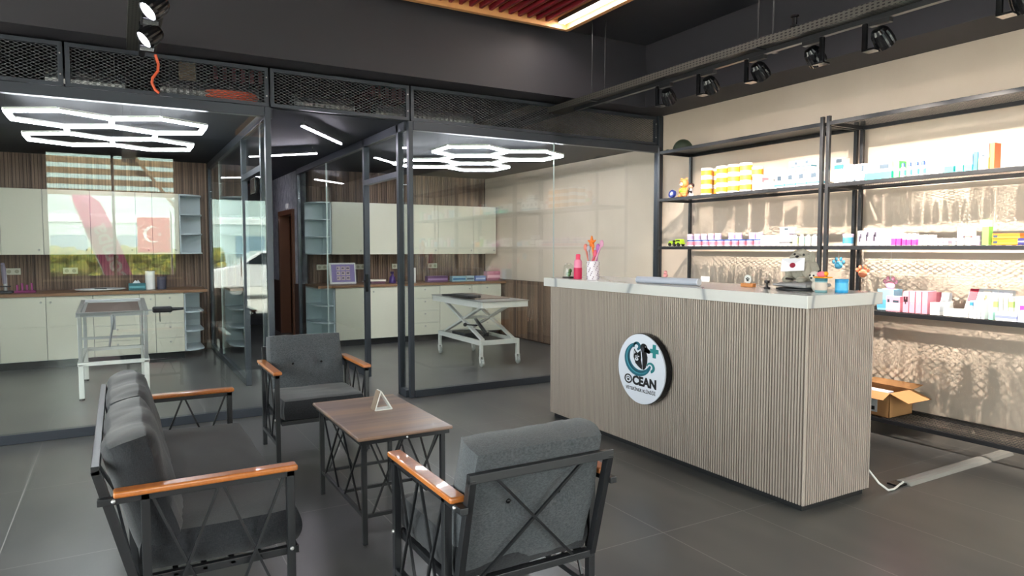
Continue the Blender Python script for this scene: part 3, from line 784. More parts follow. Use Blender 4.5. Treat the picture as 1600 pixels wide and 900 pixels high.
# card stand on the table
t = thing('card_stand', 'small triangular white card stand on the coffee table', 'card stand', (1.32, 3.80, .56))
f = MB()
A = (1.262, .562); B = (1.365, .562); C_ = (1.298, .672)
for p, r_ in ((A, B), (B, C_), (C_, A)): f.bar((p[0], 3.80, p[1]), (r_[0], 3.80, r_[1]), .075, .006, (0, 1, 0))
f = MB()
def slab(p, r_, w, th):
    p, r_ = Vector((p[0], 0, p[1])), Vector((r_[0], 0, r_[1])); d = (r_ - p).normalized(); n_ = Vector((-d.z, 0, d.x)) * th / 2
    return [tuple((v.x, v.z)) for v in (p + n_, r_ + n_, r_ - n_, p - n_)]
for p, r_ in ((A, B), (B, C_), (C_, A)): f.prism(slab(p, r_, 0, .006), 3.765, 3.835, 'y')
f.build('stand', 'white_plastic', t, bevel=.001)
f = MB(); f.prism([(x - .006, z) for x, z in slab(A, C_, 0, .003)], 3.767, 3.833, 'y'); f.build('printed_card', '8c7a6a', t)

# ================================================================== cable cover, lead, box
t = thing('cable_cover', 'grey plastic floor cable cover leading to the shelf', 'cable cover', (4.9, 2.45, 0))
prof = [(-.055, 0), (-.035, .016), (-.015, .021), (.015, .021), (.035, .016), (.055, 0)]
m_ = MB().prism([(2.45 + a, b + .0005) for a, b in prof], 4.29, 5.60, 'x'); m_.build('cover', 'grey_plastic', t)
MB().box(4.20, 4.30, 2.42, 2.50, .001, .012).build('cord_end', 'black_gloss', t, bevel=.004)
c = MB().tube([(3.94, 2.50, .17), (3.965, 2.49, .15), (4.02, 2.44, .055), (4.07, 2.41, .012), (4.13, 2.41, .008), (4.22, 2.43, .012), (4.31, 2.45, .014)], .0065, 8).build('power_lead', 'white_plastic', origin=(4.1, 2.43, 0), smooth=True)
tag(c, 'white power lead running from the counter into the floor cable cover', 'cable')
t = thing('cardboard_box', 'open brown cardboard box on the bottom shelf', 'box', (5.45, 3.33, .145))
bx0, bx1, by0, by1, bz = 5.28, 5.60, 3.14, 3.56, .148
w_ = MB(); H = .20
w_.box(bx0, bx1, by0, by1, bz, bz + .004); w_.box(bx0, bx0 + .004, by0, by1, bz, bz + H); w_.box(bx1 - .004, bx1, by0, by1, bz, bz + H)
w_.box(bx0, bx1, by0, by0 + .004, bz, bz + H); w_.box(bx0, bx1, by1 - .004, by1, bz, bz + H)
w_.build('carton', 'cardboard', t)
def flap(p, q, out, up, ln):
    p, q, o, u = Vector(p), Vector(q), Vector(out), Vector((0, 0, up)); d = (o + u).normalized() * ln
    n_ = (q - p).cross(d).normalized() * .003
    return MB().add([p, q, q + d, p + d, p + n_, q + n_, q + d + n_, p + d + n_], [(0,1,2,3),(7,6,5,4),(0,4,5,1),(1,5,6,2),(2,6,7,3),(3,7,4,0)])
zt = bz + H
flap((bx0, by0, zt), (bx1, by0, zt), (0, -1, 0), -.35, .16).build('flap', 'cardboard', t)
flap((bx0, by1, zt), (bx0, by0, zt), (-1, 0, 0), -.5, .10).build('flap', 'cardboard', t)
flap((bx1, by0, zt), (bx1, by1, zt), (1, 0, 0), .15, .15).build('flap', 'cardboard', t)
flap((bx1, by1, zt), (bx0, by1, zt), (0, -.3, 0), 1.0, .17).build('flap', 'cardboard_inner', t)
MB().box(bx0 - .002, bx0, by0 + .1, by0 + .26, bz + .03, bz + .14).build('shipping_label', 'c9d2d8', t)
MB().box(bx0 - .003, bx0 - .002, by0 + .12, by0 + .18, bz + .045, bz + .075).build('print_mark', '2b3036', t)
for i in range(3):
    o = box('paper_packet', 'dfe3f0', bx0 + .02 + i * .085, bx0 + .09 + i * .085, by0 + .12, by1 - .06, bz + .005, bz + .15 + .01 * i, origin=(bx0 + .05 + i * .085, by0 + .25, bz + .005), bevel=.004)
    tag(o, 'white paper packet standing inside the open cardboard box', 'packet', 'packets in the cardboard box')
# ================================================================== wall shelving
LV = [2.575, 2.052, 1.522, 1.002, .147]
SX0, SX1 = 5.235, 5.735
def shelving(label, y0, y1, solid_top=False):
    t = thing('shelving_unit', label, 'shelving', ((SX0+SX1)/2, (y0+y1)/2, 0), 'black metal shelving units along the beige wall')
    for x in (SX0 + .0, SX1 - .03):
        for y in (y0, y1 - .03): MB().box(x, x + .03, y, y + .03, 0, 2.62).build('post', 'black_metal', t, bevel=.002)
    for i, z in enumerate(LV):
        f = MB(); f.box(SX0 + .002, SX0 + .028, y0 + .03, y1 - .03, z - .034, z - .002); f.box(SX1 - .028, SX1 - .002, y0 + .03, y1 - .03, z - .034, z - .002)
        f.box(SX0 + .03, SX1 - .03, y0 + .002, y0 + .028, z - .034, z - .002); f.box(SX0 + .03, SX1 - .03, y1 - .028, y1 - .002, z - .034, z - .002)
        o = f.build('shelf_frame', 'black_metal', t, bevel=.002)
        MB().box(SX0 + .01, SX1 - .01, y0 + .01, y1 - .01, z - .002, z).build('shelf_surface', 'black_metal' if (solid_top and i == 0) else 'shelf_mesh', o)
    return t
shelving('black metal shelving unit nearest the glass partition, holding the orange jars', 3.765, 5.82, True)
shelving('black metal shelving unit at the right picture edge, with mesh shelves', 1.695, 3.735)
shelving('black metal shelving unit beyond the right picture edge', -.375, 1.665)

def zt_(px, ypx, X):
    Y = yx(px, X); return 1.5 - (ypx - 388) * (X * .5 + Y * .866) / 1065
def item(name, label, cat, px0, px1, ytop, lev, X=5.30, dep=.08, col='f2f2f0', band=None, bcol='3fb6bd', group=None, z0=None, marks=None, h=None):
    """one carton: px0/px1 give its run along the shelf"""
    y1, y0 = yx(px0, X), yx(px1, X); zb = LV[lev] + .0005 if z0 is None else z0
    z1 = zb + h if h else max(zt_((px0 + px1) / 2, ytop, X), zb + .015)
    t = thing(name, label, cat, (X + dep / 2, (y0 + y1) / 2, zb), group)
    g = .0015
    MB().box(X, X + dep, y0 + g, y1 - g, zb, z1).build('carton', col, t, bevel=.0015, seg=1)
    if band:
        a, b = band; H = z1 - zb
        MB().box(X - .0006, X + dep - .01, y0 + g - .0006, y1 - g + .0006, zb + H * a, zb + H * b).build('printed_band', bcol, t)
    if marks:
        mb = MB(); H = z1 - zb; w = y1 - y0
        for (u0, u1, v0, v1) in marks: mb.box(X - .0012, X, y1 - w * u1, y1 - w * u0, zb + H * v0, zb + H * v1)
        mb.build('printed_mark', bcol if not band else '3a4a58', t)
    return t, z1
def jar(name, label, cat, x, y, z, r, h, body, labc, lid, group, lidr=1.03):
    t = thing(name, label, cat, (x, y, z), group)
    MB().lathe([(r * .94, 0), (r, .004), (r, h * .80)], (x, y, z), 20).build('body', body, t, smooth=True)
    MB().lathe([(r * 1.01, h * .18), (r * 1.01, h * .72)], (x, y, z), 20).build('label_band', labc, t, smooth=True)
    MB().lathe([(r * lidr, h * .80), (r * lidr, h * .97), (r * .97, h)], (x, y, z), 20).build('lid', lid, t, smooth=True)
    return t
# --- second level, left unit
tape = thing('tape_roll', 'dark blue tape roll standing at the left end of the jar shelf', 'tape', (5.32, yx(1049, 5.32), LV[1]))
MB().lathe([(.02, -.015), (.045, -.015), (.045, .015), (.02, .015)], n=24, mtx=Matrix.Translation((5.32, yx(1049, 5.32), LV[1] + .046)) @ Matrix.Rotation(R(-75), 4, 'Y')).build('roll', '1f2f7a', tape, smooth=True)
MB().lathe([(.012, -.0155), (.022, -.0155), (.022, .0155), (.012, .0155)], n=20, mtx=Matrix.Translation((5.32, yx(1049, 5.32), LV[1] + .046)) @ Matrix.Rotation(R(-75), 4, 'Y')).build('core', 'b9c2e0', tape, smooth=True)
y = yx(1067, 5.34); z = LV[1]
b = thing('toy_bear', 'orange toy bear with a green shirt on the jar shelf', 'toy', (5.34, y, z))
mb = MB(); mb.ball((5.34, y, z + .055), (.042, .048, .055)); mb.ball((5.34, y, z + .150), (.045, .052, .050))
for s in (-1, 1):
    mb.ball((5.34, y + s * .038, z + .195), (.012, .017, .017)); mb.ball((5.315, y + s * .036, z + .018), (.03, .02, .018)); mb.ball((5.33, y + s * .050, z + .075), (.016, .014, .032))
mb.build('body', 'd98a50', b, smooth=True)
MB().ball((5.338, y, z + .070), (.046, .052, .036)).build('shirt', '8fc23a', b, smooth=True)
MB().ball((5.30, y, z + .140), (.018, .022, .018)).build('muzzle', 'f3ece0', b, smooth=True)
MB().ball((5.285, y, z + .147), .006, 8, 6).ball((5.300, y - .018, z + .165), .005, 8, 6).ball((5.300, y + .018, z + .165), .005, 8, 6).build('eyes_and_nose', '151515', b, smooth=True)
y = yx(1078, 5.40)
b = thing('figurine', 'small dark haired figurine beside the toy bear', 'toy', (5.40, y, z))
MB().lathe([(.022, 0), (.026, .03), (.014, .08), (.012, .095)], (5.40, y, z), 14).build('dress', 'd8d0d4', b, smooth=True)
MB().ball((5.40, y, z + .118), .026, 14, 10).build('head', 'c49a82', b, smooth=True)
MB().ball((5.408, y, z + .128), (.028, .032, .026), 14, 10).ball((5.41, y + .025, z + .14), .014, 8, 6).build('hair', '3a2320', b, smooth=True)
MB().box(5.38, 5.39, y - .025, y + .025, z + .04, z + .07).build('sash', '2b2730', b)
jr = .058; jh = .092
cols = [('leftmost', 1102, 5.33), ('second', 1126, 5.33), ('third', 1144, 5.33), ('fourth', 1163, 5.33), ('rear', 1119, 5.47)]
for nm, px, X in cols:
    for k, tn in enumerate(('bottom', 'middle', 'top')):
        jar('supplement_jar', f'white jar with orange label, {tn} of the {nm} stack on the shelf', 'jar', X, yx(px, X), LV[1] + .0005 + k * (jh + .0008), jr, jh, 'f4f2ee', 'e8a02c', 'f7f5f1', 'orange labelled jars stacked on the shelf')
px = 1180; X = 5.36
pk, z1 = item('supplement_pouch', 'white and pink pouch box right of the orange jars', 'packet', 1173, 1188, 276, 1, 5.34, .10, 'f3eef2', (.55, .85), 'e39aa6')
jar('supplement_jar', 'white jar with orange label standing on the pink and white pouch box', 'jar', 5.39, (yx(1173, 5.39) + yx(1188, 5.39)) / 2, z1 + .0008, .055, jh, 'f4f2ee', 'e8902c', 'f7f5f1', 'orange labelled jars stacked on the shelf')
item('small_carton', 'small plain white carton between the jars and the teal boxes', 'box', 1191, 1198, 283, 1, 5.32, .05, 'f2f2f0')
item('small_carton', 'small pale grey carton with a dark cap mark before the teal boxes', 'box', 1200, 1206, 281, 1, 5.34, .05, 'd9dcd9', (.8, 1.0), '8b8f8a')
for i, (a, b_) in enumerate(((1207, 1222), (1223, 1239), (1240, 1256), (1257, 1278))):
    _, zz = item('oval_print_carton', 'white carton with a teal oval print, ' + ('leftmost', 'second', 'third', 'rightmost')[i] + ' of the lower row on the jar shelf', 'box', a, b_, 272 - 2 * i, 1, 5.31, .10, 'f4f6f5', (.12, .26), '4aa3b8', 'teal print cartons on the jar shelf', marks=[(.3, .7, .5, .8)])
    if i in (1, 2): tops = item('oval_print_carton', 'white carton with a teal stripe stacked on the lower row, ' + ('left' if i == 1 else 'right') + ' one of the two', 'box', a + 6, b_ + 7, 250, 1, 5.335, .09, 'f3f5f2', (.30, .42), '2f7f96', 'teal print cartons on the jar shelf', z0=zz + .012, h=.085, marks=[(.5, .75, .6, .9)])
# --- second level, right unit
item('teal_carton', 'white and teal carton with a green leafy print just right of the double post', 'box', 1299, 1312, 248, 1, 5.32, .10, 'f2f5f2', (.55, .72), '3b93a5', marks=[(.2, .9, .8, .95)])
item('white_carton', 'white carton beside the teal leafy carton on the upper shelf', 'box', 1313, 1322, 258, 1, 5.33, .10, 'f4f4f2', (.3, .5), 'd4cfd8')
item('white_carton', 'white and mint carton with black corner print on the upper shelf', 'box', 1323, 1346, 258, 1, 5.31, .10, 'f3f4f3', (.05, .2), 'bfe6df', marks=[(.8, .95, .55, .9), (.3, .45, .02, .12)])
item('white_carton', 'wide white carton with a low teal band on the upper shelf', 'box', 1347, 1388, 255, 1, 5.30, .12, 'f4f6f5', (.02, .42), '45c4bc', marks=[(.55, .9, .6, .85)])
item('green_carton', 'bright green narrow carton left of the blue capped bottles', 'box', 1391, 1400, 253, 1, 5.31, .10, '5fd06a', (.4, .55), 'bff0c4')
for i, px in enumerate((1406, 1416, 1427, 1437)):
    X = 5.33; y = yx(px, X); b = thing('capped_bottle', 'small teal labelled bottle with a navy cap, ' + ('leftmost', 'second', 'third', 'rightmost')[i] + ' of four', 'bottle', (X, y, LV[1]), 'navy capped bottles on the upper shelf')
    MB().lathe([(.018, 0), (.019, .005), (.019, .068), (.010, .082)], (X, y, LV[1] + .0005), 14).build('body', 'e4f2f2', b, smooth=True)
    MB().lathe([(.0193, .015), (.0193, .055)], (X, y, LV[1] + .0005), 14).build('label_band', '55bfc4', b, smooth=True)
    MB().lathe([(.014, .08), (.013, .105), (.008, .112)], (X, y, LV[1] + .0005), 14).build('cap', '2d4d86', b, smooth=True)
item('white_carton', 'blank white carton between the bottles and the tall teal cartons', 'box', 1444, 1467, 246, 1, 5.33, .10, 'f6f6f5')
for i, (a, b_, c_) in enumerate(((1470, 1484, '49c3c6'), (1487, 1499, '58c9c9'), (1500, 1513, '52c6c8'))):
    item('tall_carton', 'tall white carton with teal lower half, ' + ('leftmost', 'middle', 'rightmost')[i] + ' of three', 'box', a, b_, 244 - i, 1, 5.31, .10, 'f5f7f7', (.02, .38), c_, 'tall teal cartons on the upper shelf', marks=[(.15, .85, .78, .82)])
item('blue_carton', 'slim medium blue carton between the teal cartons and the orange one', 'box', 1514, 1521, 239, 1, 5.31, .10, '3c8cbc')
item('tall_carton', 'tallest white and yellow carton on the upper shelf', 'box', 1522, 1538, 226, 1, 5.31, .09, 'f7f6f2', (.05, .45), 'f3cf6b', marks=[(.1, .9, .85, .88), (.35, .6, .5, .56)])
item('orange_carton', 'tall slim orange carton beside the yellow and white one', 'box', 1539, 1547, 225, 1, 5.31, .09, 'ef7340')
item('tall_carton', 'tall white carton with purple lines at the right picture edge', 'box', 1584, 1597, 224, 1, 5.31, .09, 'f3f1f6', (.30, .34), '6d5c86', marks=[(.1, .2, .5, .95)])
item('tall_carton', 'tall pale violet carton cut by the right picture edge', 'box', 1598, 1616, 226, 1, 5.31, .09, 'd6cfe2')
# --- third level, left unit
y = yx(1056, 5.33); z = LV[2]
t = thing('toy_truck', 'lime green and black toy vehicle at the left end of the middle shelf', 'toy', (5.33, y, z))
mb = MB(); mb.box(5.30, 5.37, y - .10, y + .10, z + .022, z + .042); mb.box(5.305, 5.365, y - .09, y - .01, z + .042, z + .078); mb.box(5.305, 5.365, y + .03, y + .09, z + .042, z + .060)
mb.build('body', 'a8cc2e', t, bevel=.004)
MB().box(5.300, 5.370, y - .08, y - .025, z + .055, z + .070).box(5.30, 5.37, y + .0, y + .024, z + .042, z + .066).build('cab_window', '22260f', t)
for dy in (-.065, .0, .065):
    for X in (5.298, 5.368): MB().lathe([(.020, -.007), (.020, .007)], n=16, mtx=Matrix.Translation((X, y + dy, z + .0205)) @ Matrix.Rotation(R(90), 4, 'Y')).build('wheel', '15160f', t, smooth=True)
def tubs(n, px0, px1, X, rows, lab):
    for i in range(n):
        px = px0 + (px1 - px0) * i / (n - 1)
        for k in rows:
            if k and i in (5, 8): continue
            l_ = lab + (', lower tier' if k == 0 and len(rows) > 1 else ', upper tier' if len(rows) > 1 else '')
            jar('ointment_tub', l_, 'tub', X, yx(px, X), LV[2] + .0005 + k * .0665, .034, .066, 'e9e2ee', 'cf7f96' if k == 0 else 'b9a2cc', '2f4f9c' if k == 0 else 'e8c9d6', 'small pink and blue tubs on the middle shelf')
tubs(10, 1079, 1183, 5.31, (0,), 'small pink banded tub with a blue lid in the front row on the middle shelf')
tubs(11, 1078, 1186, 5.42, (0, 1), 'small lilac banded tub in the rear row of the middle shelf')
for i, (a, b_) in enumerate(((1187, 1195), (1196, 1205), (1206, 1216))):
    item('white_carton', 'small blank white carton, ' + ('left', 'middle', 'right')[i] + ' of three right of the tubs', 'box', a, b_, 368, 2, 5.31, .09, 'f3f1f1', (.02, .15), 'e8ccd2', 'white cartons right of the tubs')
_, zz = item('striped_carton', 'white carton with dark lettering bars, lower of two stacked on the middle shelf', 'box', 1217, 1233, 367, 2, 5.30, .10, 'f2f2f1', (.3, .42), '4a4a52', h=.085)
item('striped_carton', 'white carton with dark lettering bars, upper of two stacked on the middle shelf', 'box', 1217, 1232, 352, 2, 5.30, .10, 'f2f2f1', (.2, .3), '8b6f95', z0=zz + .0008, h=.085, marks=[(.5, .9, .7, .9)])
for i in range(4):
    px = 1242 + i * 10; X = 5.33; y = yx(px, X)
    jar('white_bottle', 'small white bottle with pale mint label, ' + ('leftmost', 'second', 'third', 'rightmost')[i] + ' of four before the double post', 'bottle', X, y, LV[2] + .0005, .026, .105, 'f5f6f4', ('e3e6a8', 'bfe0dc', 'c8ded6', 'e8cfd6')[i], 'f1f3f2', 'white bottles on the middle shelf', .55)
# --- third level, right unit
jar('blue_tub', 'blue banded white tub standing alone between the shelf posts', 'tub', 5.42, yx(1324, 5.42), LV[2] + .0005, .042, .10, 'e6e8f0', '4b9cc9', 'b9a6c9', None)
cs = [(1338, 1347, 361), (1348, 1358, 357), (1359, 1371, 357)]
for i, (a, b_, yt) in enumerate(cs):
    item('dog_print_carton', 'white carton with a dark animal shaped print, ' + ('leftmost', 'middle', 'rightmost')[i] + ' of three by the rear post', 'box', a, b_, yt, 2, 5.31, .10, 'f3f1f2', None, '4f4658', 'white cartons with dark prints', marks=[(.3, .6, .25, .65), (.45, .75, .5, .8)])
for i, (a, b_) in enumerate(((1373, 1381), (1382, 1390), (1391, 1400))):
    item('pink_white_carton', 'white carton with faint pink print, ' + ('leftmost', 'middle', 'rightmost')[i] + ' of three in a row', 'box', a, b_, 358, 2, 5.33, .09, 'f4edf1', (.3, .5), 'edd3de', 'faint pink cartons on the middle shelf')
for i, (a, b_, yt) in enumerate(((1391, 1398, 369), (1399, 1406, 369), (1408, 1414, 372), (1415, 1422, 372), (1423, 1430, 372))):
    item('magenta_carton', 'small white carton with a magenta base, number ' + ('one', 'two', 'three', 'four', 'five')[i] + ' from the left in its row', 'box', a, b_, yt - 7, 2, 5.28, .04, 'f2eaf2', (.03, .5), 'c93fae', 'magenta based cartons on the middle shelf')
for i in range(6):
    item('vial_box', 'tiny clear vial box in the row right of the magenta cartons', 'box', 1433 + i * 8, 1440 + i * 8, 367 + (i > 2) * 5, 2, 5.31, .06, 'e6e1e8', (.3, .6), 'c8b8cc', 'tiny vial boxes on the middle shelf')
for i, (a, b_, yt) in enumerate(((1486, 1491, 372), (1493, 1503, 356), (1505, 1515, 356))):
    item('red_stripe_carton', ('short grey white carton left of', 'tall white carton, left one of', 'tall white carton with red stripe, right one of')[i] + ' the red striped pair', 'box', a, b_, yt, 2, 5.31, .08, 'efeff1', (.45, .52), ('9aa', '8f8aa0', 'd86a60')[i] if i else '999aaa')
item('purple_carton', 'low lilac carton left of the tall green carton', 'box', 1516, 1529, 369, 2, 5.33, .09, 'b79cc9', (.4, .6), 'd8c6e2')
g_, gz = item('green_tall_carton', 'tall bright green carton with a white top on the middle shelf', 'box', 1532, 1543, 343, 2, 5.30, .06, '7fcb5a', (.72, .98), 'f3f7f0')
_, zz = item('orange_ointment_carton', 'long orange carton, lower of two stacked at the right', 'box', 1548, 1592, 370, 2, 5.31, .06, 'e8801f', (.2, .45), 'f4a83c', h=.040, marks=[(.05, .2, .3, .7)])
item('orange_ointment_carton', 'long orange carton, upper of two stacked at the right', 'box', 1548, 1592, 360, 2, 5.31, .06, 'e5701c', (.2, .45), 'f4a83c', z0=zz + .0008, h=.040, marks=[(.05, .2, .3, .7)])
item('navy_carton', 'small navy blue carton in front of the orange cartons at the picture edge', 'box', 1588, 1606, 372, 2, 5.26, .04, '32306e', (.4, .6), 'a8a8cc')
item('white_carton', 'white carton with brown print cut by the right picture edge on the middle shelf', 'box', 1610, 1630, 358, 2, 5.31, .08, 'f0eeec', (.3, .5), '9a6f5c')
# --- fourth level, right unit
item('blue_box', 'pale blue carton partly behind the counter corner', 'box', 1372, 1398, 452, 3, 5.34, .12, '8cc4e4', (.1, .5), '5aa6d8')
item('pink_carton', 'small pink carton with dark print before the blue box', 'box', 1386, 1408, 463, 3, 5.27, .07, 'efa0b4', (.1, .6), 'f3b9c6', marks=[(.1, .25, .6, .8), (.5, .9, .6, .75)])
for i in range(4):
    a = 1412 + i * 10
    item('butterfly_print_carton', 'pink carton with a dark butterfly print, ' + ('leftmost', 'second', 'third', 'rightmost')[i] + ' of the pink row on the lower shelf', 'box', a, a + 9.4, 455, 3, 5.28, .12, 'f0a3b6', None, '3a1f28' if i in (0,) else 'f7dbe2', 'pink cartons on the lower shelf', marks=[(.15, .45, .5, .75), (.55, .85, .5, .75), (.42, .58, .4, .62)])
item('rose_carton', 'deep rose carton standing right of the pink row', 'box', 1455, 1462, 457, 3, 5.41, .10, 'c96a80', None, '3a1f28', marks=[(.3, .7, .4, .7)])
t = thing('pipette_stand', 'grey and white dispenser standing on the lower shelf', 'dispenser', (5.36, yx(1479, 5.36), LV[3]))
y = yx(1479, 5.36); z = LV[3] + .0005
MB().prism([(5.33, z), (5.42, z), (5.40, z + .10), (5.35, z + .10)], y - .035, y + .035, 'y').build('base', 'white_plastic', t, bevel=.004)
MB().prism([(5.345, z + .10), (5.405, z + .10), (5.40, z + .165), (5.36, z + .165)], y - .028, y + .028, 'y').build('head', '9fa3a8', t, bevel=.004)
item('small_white_packet', 'small white packet with grey print left of the flat white box', 'packet', 1455, 1471, 473, 3, 5.27, .06, 'eceef0', (.3, .7), 'c4ccd4')
item('flat_white_box', 'flat white box lying on the lower shelf', 'box', 1476, 1516, 484, 3, 5.26, .10, 'f1f1ef', (.45, .5), 'c8c8c4')
for i in range(4):
    item('blue_top_tube_box', 'narrow white carton with a blue corner, ' + ('leftmost', 'second', 'third', 'rightmost')[i] + ' of four', 'box', 1517 + i * 6.2, 1522.6 + i * 6.2, 470, 3, 5.25, .06, 'e8ecf2', (.72, .92) if i == 0 else (.1, .9), '3d8fd0' if i == 0 else 'dfe4ea', 'blue cornered cartons on the lower shelf')
t = thing('leaflet_holder', 'sloped pale grey acrylic leaflet holder with a medal card', 'holder', (5.42, yx(1545, 5.42), LV[3]))
ya, yb = yx(1512, 5.42), yx(1580, 5.42)
MB().prism([(5.36, z), (5.52, z), (5.50, z + .20), (5.47, z + .20)], yb, ya, 'y').build('holder', 'd3d6db', t, bevel=.003)
mz = lambda s: (5.36 + .11 * s - .002, z + .20 * s)
for (u0, u1, s0, s1, c_) in ((.02, .22, .55, 1.0, 'a4243c'), (.34, .52, .35, .95, 'e9e4dc'), (.40, .47, .45, .8, 'a98236'), (.56, .66, .4, .95, 'c9ccd8'), (.69, .79, .4, .95, 'b8bccb'), (.82, .94, .4, .95, 'cfd2dc')):
    a, b_ = mz(s0), mz(s1)
    MB().prism([a, b_, (b_[0] - .0025, b_[1]), (a[0] - .0025, a[1])], ya + (yb - ya) * u1, ya + (yb - ya) * u0, 'y').build('leaflet', c_, t)
for i in range(4):
    item('leaf_print_carton', 'pale green grey carton in the row near the right edge of the lower shelf', 'box', 1554 + i * 8, 1561.4 + i * 8, 464, 3, 5.30, .08, 'dde2d6' if i % 2 else 'c7c9c2', (.55, .8) if i in (0, 3) else None, '9cc26a', 'leaf print cartons on the lower shelf')
item('magenta_square_carton', 'white carton with a magenta square at the right edge of the lower shelf', 'box', 1588, 1612, 464, 3, 5.30, .10, 'eee6f0', None, 'd23a94', marks=[(.35, .75, .2, .65)])
item('mint_packet', 'small mint green packet in front of the leaflet holder', 'packet', 1547, 1555, 488, 3, 5.25, .03, '9fd6c2')
item('spiral_packet', 'white and violet blister packet lying at the front of the lower shelf', 'packet', 1558, 1592, 488, 3, 5.245, .06, 'e9e9f4', (.3, .6), '8c96d0')
item('lower_blister', 'pale blue packet at the right picture edge of the lower shelf', 'packet', 1593, 1612, 486, 3, 5.25, .06, 'c9d4ea')
# --- fourth level, left unit
item('price_card', 'small white card standing on the shelf behind the counter top', 'card', 1095, 1108, 432, 3, 5.40, .012, 'eef0f2', (.3, .6), 'd8dbe0')
# hanging paw toys
for px, yp, c_, lb in ((1310, 412, '54a9cf', 'blue'), (1348, 425, 'ee8a64', 'orange'), (1392, 443, 'ea9aae', 'pink')):
    X = 5.44; y = yx(px, X); z = zt_(px, yp, X)
    t = thing('paw_ornament', f'{lb} paw shaped ornament hanging from the middle shelf', 'ornament', (X, y, z), 'hanging paw ornaments')
    mb = MB(); mb.ball((X, y, z - .012), (.014, .040, .034), 14, 10)
    for a in (25, 65, 115, 155): mb.ball((X, y + .052 * cos(R(a)), z - .005 + .050 * sin(R(a))), (.011, .014, .019), 10, 8)
    mb.build('paw', c_, t, smooth=True)
    MB().tube([(X, y, z + .03), (X, y, LV[2] - .003)], .0012, 5).build('string', 'pure_white', t)
# cap on top of the left unit
y = yx(1064, 5.42); z = LV[0] + .0006; X = 5.42
t = thing('cap', 'dark olive cap lying on top of the shelving by the partition', 'cap', (X, y, z))
MB().ball((X, y, z + .003), (.10, .12, .12), 20, 12, fn=lambda d: 1 if d.z > 0 else .02).build('crown', '2f3a2a', t, smooth=True)
MB().prism([(X - .02 + .13 * cos(R(a)) , y + .06 + .13 * sin(R(a))) for a in range(10, 171, 16)], z + .004, z + .012, 'z').build('visor', '232b22', t)
# shelf goods beyond the frame that show only as reflections in the glass
for lev, n_ in ((1, 9), (2, 12)):
    for i in range(n_):
        y = 1.5 - i * (1.8 / n_); z = LV[lev] + .0005; h_ = .10 + .04 * ((i * 7) % 3)
        c_ = ('eef2f6', '7fb4d8', 'f0c9d4', 'bfe0d0', 'e9e6f4')[i % 5]
        o = box('carton', c_, 5.31, 5.40, y - .06, y + .04, z, z + h_, origin=(5.35, y, z)); tag(o, 'carton on the shelving beyond the right picture edge', 'box', 'cartons on the shelving outside the frame')

# ================================================================== things on the reception counter
CT = 1.2385
t = thing('glass_dome', 'small clear dome over green moss on a dark base on the counter', 'ornament', (3.42, 4.93, CT))
MB().lathe([(.055, 0), (.055, .012), (.05, .014)], (3.42, 4.93, CT), 20).build('base', '241a14', t, smooth=True)
MB().lathe([(.047, .014), (.047, .085), (.04, .11), (.022, .128), (.004, .133)], (3.42, 4.93, CT), 20).build('dome', 'clear_glass', t, smooth=True)
MB().ball((3.42, 4.93, CT + .035), (.022, .026, .022), 12, 8, fn=lambda d: 1 + .25 * noise.noise(d * 4)).ball((3.43, 4.92, CT + .065), (.016, .016, .02), 10, 8).build('moss', '3f6a2c', t, smooth=True)
t = thing('pink_bottle', 'tall pink and magenta bottle on the counter beside the pen jar', 'bottle', (3.42, 4.79, CT))
MB().lathe([(.035, 0), (.036, .005), (.036, .095)], (3.42, 4.79, CT), 18).build('body', 'cf1f55', t, smooth=True)
MB().lathe([(.0345, .095), (.034, .15), (.026, .165)], (3.42, 4.79, CT), 18).build('upper_body', 'ee8fb0', t, smooth=True)
MB().lathe([(.020, .165), (.020, .205), (.014, .212)], (3.42, 4.79, CT), 14).build('cap', 'ef4f74', t, smooth=True)
t = thing('pen_jar', 'clear spotted glass jar on the counter holding novelty pens', 'jar', (3.40, 4.55, CT))
px_, py_ = 3.40, 4.55
MB().lathe([(.048, 0), (.05, .004), (.05, .155)], (px_, py_, CT), 22).build('jar', 'e9e2ea', t, smooth=True)
mb = MB()
for i in range(60):
    a = i * 2.4; z = CT + .012 + (i % 10) * .0145
    mb.ball((px_ + .0502 * cos(a), py_ + .0502 * sin(a), z), (.005, .005, .005), 6, 4)
mb.build('spots', '8a6f86', t)
MB().lathe([(.047, .1552), (.047, .1558)], (px_, py_, CT), 22).build('rim_opening', 'b8a4b4', t)
for i, (dx, dy, c_, hh, lb) in enumerate(((0, .015, 'f07a1c', .14, 'orange starfish topped'), (-.01, .075, 'e88a7a', .10, 'coral'), (0, -.055, 'b86ab4', .10, 'purple'), (.01, -.085, 'd99ab8', .13, 'pale pink'), (-.01, .04, 'b8b0ba', .09, 'silver'), (.0, -.025, 'e05a7a', .05, 'rose'))):
    p0 = Vector((px_ + (.02, -.024, .026, -.004, -.03, -.02)[i], py_ + (.004, .03, -.014, -.036, .006, -.018)[i], CT + .1565)); p1 = Vector((px_ + dx, py_ + dy * 1.2, CT + .17 + hh))
    q = thing('novelty_pen', f'{lb} novelty pen standing in the counter jar', 'pen', tuple(p0), 'novelty pens in the jar')
    MB().tube([p0, p1], [.007, .009], 10).build('barrel', c_, q, smooth=True)
    mb = MB()
    if i == 0:
        for k in range(5):
            a = R(90 + 72 * k); mb.tube([p1, p1 + Vector((0, .055 * cos(a), .055 * sin(a)))], [.018, .005], 8)
    else:
        mb.ball(p1, (.014, .022, .030), 10, 8)
    mb.build('pen_top', c_, q, smooth=True)
